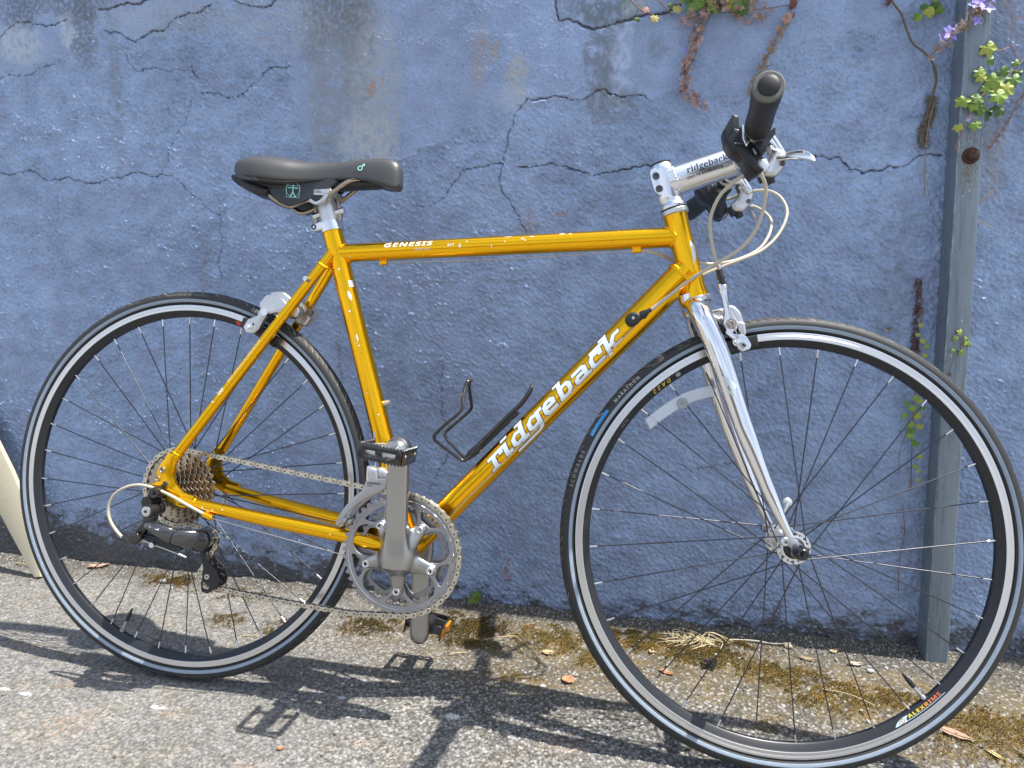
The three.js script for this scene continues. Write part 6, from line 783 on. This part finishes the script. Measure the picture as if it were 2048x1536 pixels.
{
  const o = plant('dry_twigs', 'pale broken twigs and lichen poking out on the right side of the post', 'twig', [1450, 840, 10]);
  stems(o, [[1.4, [1433, 850, 6], [1446, 866, 24], [1464, 888, 30]], [0.8, [1430, 852, 10], [1438, 836, 26], [1444, 812, 26]], [0.7, [1432, 846, 10], [1450, 834, 24], [1478, 820, 24]], [1, [1438, 870, 4], [1440, 885, 12]]], std(0.36, 0.30, 0.22, 0.85));
  const r = rng(44), l = []; for (let i = 0; i < 26; i++) { const x = 1430 + 14 * r(), y = 806 + 70 * r(), q = loc(o, [x, y, 6 + 6 * r()]); l.push(placed(starG[i % 3], q.x, q.y, q.z, 6 + 7 * r(), r() * 3, r() * 3, r() * 6)); } part('lichen', l, std(0.16, 0.13, 0.10, 0.9), o);
}
{
  const o = plant('lichen_clump', 'pale crusty clump stuck to the wall right of the post behind the front rim', 'lichen', [1464, 425, 6]), r = rng(45), l = [];
  for (let i = 0; i < 60; i++) { const q = loc(o, [1460 + 9 * r(), 398 + 56 * r(), 4 + 8 * r()]); l.push(placed(starG[i % 3], q.x, q.y, q.z, 6 + 6 * r(), r() * 3, r() * 3, r() * 6)); } part('crust', l, std(0.33, 0.29, 0.21, 0.9), o);
}
{
  const o = plant('rust_stems', 'rust coloured dry stems hanging on the wall at the right edge', 'dried plant', [1480, 1000, 6]), pts = [[1520, 1085, 8], [1498, 1048, 10], [1478, 1000, 10], [1456, 958, 8]];
  stems(o, [[0.9, ...pts], [0.6, [1440, 1215, 8], [1462, 1180, 14], [1470, 1130, 12], [1490, 1108, 10], [1510, 1110, 8]], [0.6, [1490, 1230, 8], [1500, 1190, 12], [1496, 1150, 10], [1506, 1120, 8]], [0.5, [1466, 1172, 12], [1490, 1180, 12], [1520, 1200, 10]]], std(0.30, 0.19, 0.11, 0.85)); strand(o, pts, 34, 46, [std(0.26, 0.12, 0.06, 0.85)], 5, 9, 8);
}
{
  const o = plant('weed', 'small green weed rooted where the wall meets the ground behind the chainring', 'plant', [556, 8, 10]), r = rng(48);
  for (let i = 0; i < 16; i++) { const a = r() * 6.3, e = 0.3 + r() * 0.8; addLeaf(o, starG[i % 3], leafMats[[1, 1, 0][i % 3]], [556 + 10 * Math.cos(a) * r(), 16 + 20 * r(), 14 + 10 * r()], 13 + 8 * r(), [-0.6 + r(), r() - 0.5, a]); }
}

// ---------------------------------------------------------------- what lies on the ground
const lie = (name, label, cat, x, z) => { const o = grp(name, scene); tag(o, label, cat); o.position.set(x / 1000, groundHeight(x, z) / 1000, z / 1000); return o; };
function curled(seed, L, W, bend = 0.3) { const r = rng(seed), n = 12, pos = [], idx = [], jag = 0.22; for (let i = 0; i <= n; i++) { const t = i / n, w = W * Math.pow(Math.sin(Math.PI * clamp(t * 0.96 + 0.03)), 0.8) * (1 + jag * (r() - 0.5) * 2), y = bend * L * (t - 0.5) ** 2 * 1.5 + 2; for (const s of [-1, 0, 1]) pos.push((t - 0.5) * L, y + (s ? 0.35 * w * (0.5 + r() * 0.5) : 0), s * w * (s > 0 ? 1 : 0.9)); } for (let i = 0; i < n; i++) for (let k = 0; k < 2; k++) { const a = i * 3 + k; idx.push(a, a + 1, a + 3, a + 1, a + 4, a + 3); } const g = new THREE.BufferGeometry(); g.setAttribute('position', new THREE.Float32BufferAttribute(pos, 3)); g.setIndex(idx); g.computeVertexNormals(); return clean(g); }
const dead = (label, x, z, L, W, ang, mat, seed, bend) => { const o = lie('dead_leaf', label, 'leaf', x, z); o.rotation.y = ang; part('blade', curled(seed, L, W, bend), mat, o); part('midrib', tube([V(-L * 0.62, 3 + (bend ?? 0.3) * L * 0.5, 0), V(0, 2.6, 0), V(L * 0.48, 3 + (bend ?? 0.3) * L * 0.34, 0)], 0.6, { k: 5 }), std(0.3, 0.2, 0.1, 0.8), o); };
const tan = std(0.52, 0.40, 0.22, 0.7), orange = std(0.48, 0.22, 0.11, 0.75), pinkLeaf = std(0.52, 0.32, 0.25, 0.7), straw = std(0.50, 0.42, 0.24, 0.75), pale = std(0.50, 0.46, 0.38, 0.75);
dead('torn pink dead leaf on the concrete inside the rear wheel', -348, 18, 46, 9, 0.5, pinkLeaf, 1, 0.25);
dead('pale tan crumpled leaf lying between the crank and the front wheel', 729, 165, 26, 8, 0.1, tan, 2);
dead('orange brown crinkled leaf on the grit left of the front tyre', 772, 246, 26, 11, 1.0, orange, 3, 0.6);
dead('upright tan leaf scrap seen through the front wheel left of its dry grass', 926, 120, 20, 5, 1.3, tan, 4);
dead('reddish leaf scrap on the moss inside the front wheel', 950, 186, 30, 6, -0.4, orange, 5);
dead('brown folded leaf below the front hub', 1222, 84, 34, 6, -0.3, std(0.34, 0.25, 0.14, 0.8), 6);
dead('grey pale leaf on the soil near the post foot', 1310, 86, 28, 6, 0.1, pale, 7);
dead('small tan leaf at the foot of the wall left of the post', 1282, 45, 20, 6, 0.7, tan, 8);
dead('long split brown leaf lying under the front tyre at the right', 1398, 276, 60, 10, -0.55, std(0.36, 0.24, 0.17, 0.8), 9, 0.15);
dead('narrow yellow leaf in the bottom right corner', 1440, 318, 32, 4, -1.0, std(0.62, 0.52, 0.24, 0.7), 10, 0.1);
dead('tiny orange leaf on the pale concrete below the rear tyre', 360, 509, 12, 4, 0.4, orange, 11);
const twig = (label, x, z, r0, pts, m = straw) => { const o = lie('twig', label, 'twig', x, z); part('stalk', tube(pts.map(([a, b, c]) => V(a, b, c)), r0, { k: 6 }), m, o); };
twig('long pale straw lying across the soil behind the front hub', 1140, 46, 1.3, [[-55, 3, 2], [-10, 4, -2], [30, 3, 0], [62, 6, -4]], pale);
twig('bent tan twig on the dark moss near the left pedal', 625, 140, 0.9, [[-38, 3, 14], [-12, 8, 4], [10, 9, -6], [34, 8, -14], [44, 4, -10]], tan);
twig('short straw on the grit beside the left pedal', 560, 205, 0.9, [[-14, 3, 6], [0, 5, 0], [16, 3, -8]]);
twig('thin straw lying inside the rear wheel near the lower chain', 45, 72, 0.8, [[-26, 3, 10], [0, 6, 0], [26, 3, -14]], pale);
twig('thin dry stalk by the cream board at the far left', -500, 45, 1.0, [[-50, 4, -6], [-10, 8, 2], [36, 4, 6]], tan);
twig('straw stalk in the wheel gap under the moss patch', 165, 222, 0.9, [[-30, 3, 4], [0, 5, 0], [34, 4, -6]], tan);
twig('thin stalk reaching over the moss below the front rim label', 1260, 205, 0.8, [[-40, 4, -14], [0, 8, 0], [36, 4, 18]], straw);
twig('fine curved straw in the bottom right corner', 1490, 322, 0.8, [[-12, 3, -26], [-6, 6, -6], [4, 4, 12], [20, 3, 24]], straw);
{ const o = lie('dry_grass', 'tangle of pale dry grass inside the front wheel at the wall foot', 'grass', 1010, 66), r = rng(50), l = []; for (let i = 0; i < 46; i++) { const a = r() * 6.3, x = (r() - 0.5) * 90, z = (r() - 0.5) * 26, L = 22 + 40 * r(); l.push(tube([V(x, 2, z), V(x + Math.cos(a) * L * 0.4, 7 + 9 * r(), z + Math.sin(a) * L * 0.3), V(x + Math.cos(a + 0.5) * L * 0.8, 6 + 7 * r(), z + Math.sin(a + 0.5) * L * 0.4), V(x + Math.cos(a + 0.9) * L, 2, z + Math.sin(a + 0.9) * L * 0.5)], 0.55 + 0.35 * r(), { k: 5, n: 10 })); } part('stalks', l, std(0.56, 0.47, 0.28, 0.7), o); }
{ const o = lie('moss_clump', 'dark grey furry clump on the moss inside the front wheel', 'clump', 1032, 150), r = rng(51), l = []; for (let i = 0; i < 70; i++) l.push(placed(starG[i % 3], (r() - 0.5) * 22, 2 + 9 * r(), (r() - 0.5) * 14, 8 + 7 * r(), r() * 3, r() * 3, r() * 6)); part('fibres', l, std(0.10, 0.085, 0.075, 0.9), o); }
const stone = (label, x, z, s, m, seed) => { const o = lie('stone', label, 'stone', x, z), g = new THREE.IcosahedronGeometry(1, 2), p = g.attributes.position, r = rng(seed), ph = r() * 9; for (let i = 0; i < p.count; i++) { const k = 1 + 0.35 * pn(p.getX(i) * 1.4 + ph, p.getY(i) * 1.4 + p.getZ(i)); p.setXYZ(i, p.getX(i) * k * s, p.getY(i) * k * s * 0.62 + s * 0.4, p.getZ(i) * k * s * 0.8); } g.computeVertexNormals(); part('pebble', g, m, o); };
stone('rounded grey pebble on the concrete inside the rear wheel', -158, 54, 7.5, std(0.30, 0.285, 0.26, 0.85), 1); stone('angular tan stone on the dark soil below the front hub', 1196, 48, 8, std(0.33, 0.28, 0.2, 0.85), 2); stone('pale stone flake near the foot of the post', 1330, 105, 6, std(0.46, 0.46, 0.45, 0.8), 3);

// uncountable: moss fronds and loose grit
{
  const blade = []; for (let k = 0; k < 3; k++) { const a = k * 2.1, c = Math.cos(a), s = Math.sin(a); blade.push(0, 0, 0, c * 0.5 - s * 0.22, 0.9, s * 0.5 + c * 0.22, c * 0.5 + s * 0.22, 0.75, s * 0.5 - c * 0.22); }
  const bg = new THREE.BufferGeometry(); bg.setAttribute('position', new THREE.Float32BufferAttribute(blade, 3)); bg.computeVertexNormals();
  const r = rng(60), N = 34000, mm = new THREE.InstancedMesh(bg, std(1, 1, 1, 0.85), N), m4 = new THREE.Matrix4(), q = new THREE.Quaternion(), e = new THREE.Euler(), col = new THREE.Color(); let n = 0;
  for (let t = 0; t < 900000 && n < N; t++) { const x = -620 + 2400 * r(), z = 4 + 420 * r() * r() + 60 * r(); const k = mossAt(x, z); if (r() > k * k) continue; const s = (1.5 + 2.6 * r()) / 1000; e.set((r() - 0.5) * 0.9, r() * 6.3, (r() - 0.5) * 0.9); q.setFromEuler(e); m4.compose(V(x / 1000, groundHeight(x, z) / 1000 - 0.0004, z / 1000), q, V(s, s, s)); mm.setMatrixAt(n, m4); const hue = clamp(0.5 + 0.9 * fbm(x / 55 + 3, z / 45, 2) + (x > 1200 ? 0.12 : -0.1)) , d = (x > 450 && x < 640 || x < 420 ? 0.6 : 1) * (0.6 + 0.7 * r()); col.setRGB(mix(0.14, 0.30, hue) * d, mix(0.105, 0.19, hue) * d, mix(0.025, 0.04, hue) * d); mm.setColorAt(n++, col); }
  mm.count = n; mm.name = 'moss'; mm.castShadow = mm.receiveShadow = true; tag(mm, 'golden brown and olive moss growing in patches on the concrete by the wall', 'moss', null, 'stuff'); scene.add(mm);
  const gg = new THREE.DodecahedronGeometry(1, 0), G = 16000, gm = new THREE.InstancedMesh(gg, std(1, 1, 1, 0.85), G); n = 0;
  for (let t = 0; t < 400000 && n < G; t++) { const x = -700 + 2500 * r(), z = 6 + 700 * Math.pow(r(), 1.5), w = sstep(-100, 900, x) * 0.8 + 0.2 + (z < 90 ? 0.3 : 0); if (r() > w) continue; const s = (0.7 + 1.7 * r() * r() + (r() < 0.03 ? 2 : 0)) / 1000; e.set(r() * 6, r() * 6, r() * 6); q.setFromEuler(e); m4.compose(V(x / 1000, groundHeight(x, z) / 1000 + s * 0.25, z / 1000), q, V(s * (0.8 + 0.6 * r()), s * 0.7, s)); gm.setMatrixAt(n, m4); const v = 0.12 + 0.42 * r() * r(), warm = r(); col.setRGB(v * (1 + 0.12 * warm), v, v * (0.95 - 0.22 * warm)); gm.setColorAt(n++, col); }
  gm.count = n; gm.name = 'grit'; gm.castShadow = gm.receiveShadow = true; tag(gm, 'loose pale grit and sand grains scattered over the concrete', 'gravel', null, 'stuff'); scene.add(gm);
}
// unseen climber, added past the right edge of the picture to shade the foot of the wall
{
  const o = plant('climber', 'unseen leafy climber added beyond the right edge to shade the wall foot', 'plant', [2700, 1950, -60]), r = rng(70), N = 2600, im = new THREE.InstancedMesh(leafG[0], std(1, 1, 1, 0.55), N), m4 = new THREE.Matrix4(), q = new THREE.Quaternion(), e = new THREE.Euler(), c = new THREE.Color();
  for (let i = 0; i < N; i++) { const k = Math.floor(r() * 9), cx = [-620, -420, -180, 60, 300, 540, 760, -300, 200][k], cy = [40, 180, 330, 420, 480, 420, 300, 60, 160][k], R = [130, 200, 260, 300, 320, 300, 260, 170, 240][k], a = r() * 6.28, u = Math.acos(2 * r() - 1), d = R * Math.pow(r(), 0.45); e.set((r() - 0.5) * 2, (r() - 0.5) * 2, r() * 6.28); q.setFromEuler(e); const s = (38 + 34 * r()) / 1000; m4.compose(V((cx + d * Math.sin(u) * Math.cos(a)) / 1000, (cy + d * Math.cos(u) * 0.8) / 1000, (-30 + d * 0.5 * Math.sin(u) * Math.sin(a)) / 1000), q, V(s, s, s)); im.setMatrixAt(i, m4); const v = 0.6 + 0.8 * r(); c.setRGB(0.07 * v, 0.13 * v, 0.022 * v); im.setColorAt(i, c); }
  im.name = 'foliage'; im.userData.kind = 'stuff'; im.castShadow = im.receiveShadow = true; o.add(im); stems(o, [[9, [2500, 1900, -150], [2450, 2150, -90], [2620, 2350, -70]], [10, [2900, 1900, -150], [2960, 2200, -100], [3150, 2400, -80]], [7, [2500, 2000, -120], [2250, 2060, -80], [2080, 2000, -60]]], std(0.12, 0.08, 0.05, 0.9));
}
// unseen fence, added behind the viewer for the chrome and the tubes to mirror
{
  const o = grp('added_fence', scene); tag(o, 'unseen timber fence added behind the viewer for the metal to mirror', 'fence'); o.position.set(0.5, 0, 7.5);
  const g = new THREE.BoxGeometry(0.145, 1.25, 0.02), m = std(0.24, 0.185, 0.13, 0.8); for (let i = 0; i < 60; i++) { const b = new THREE.Mesh(g, m); b.name = 'plank'; b.position.set((i - 30) * 0.15, 0.64, (i % 2) * 0.012); b.castShadow = b.receiveShadow = true; o.add(b); }
}
renderer.render(scene, camera);
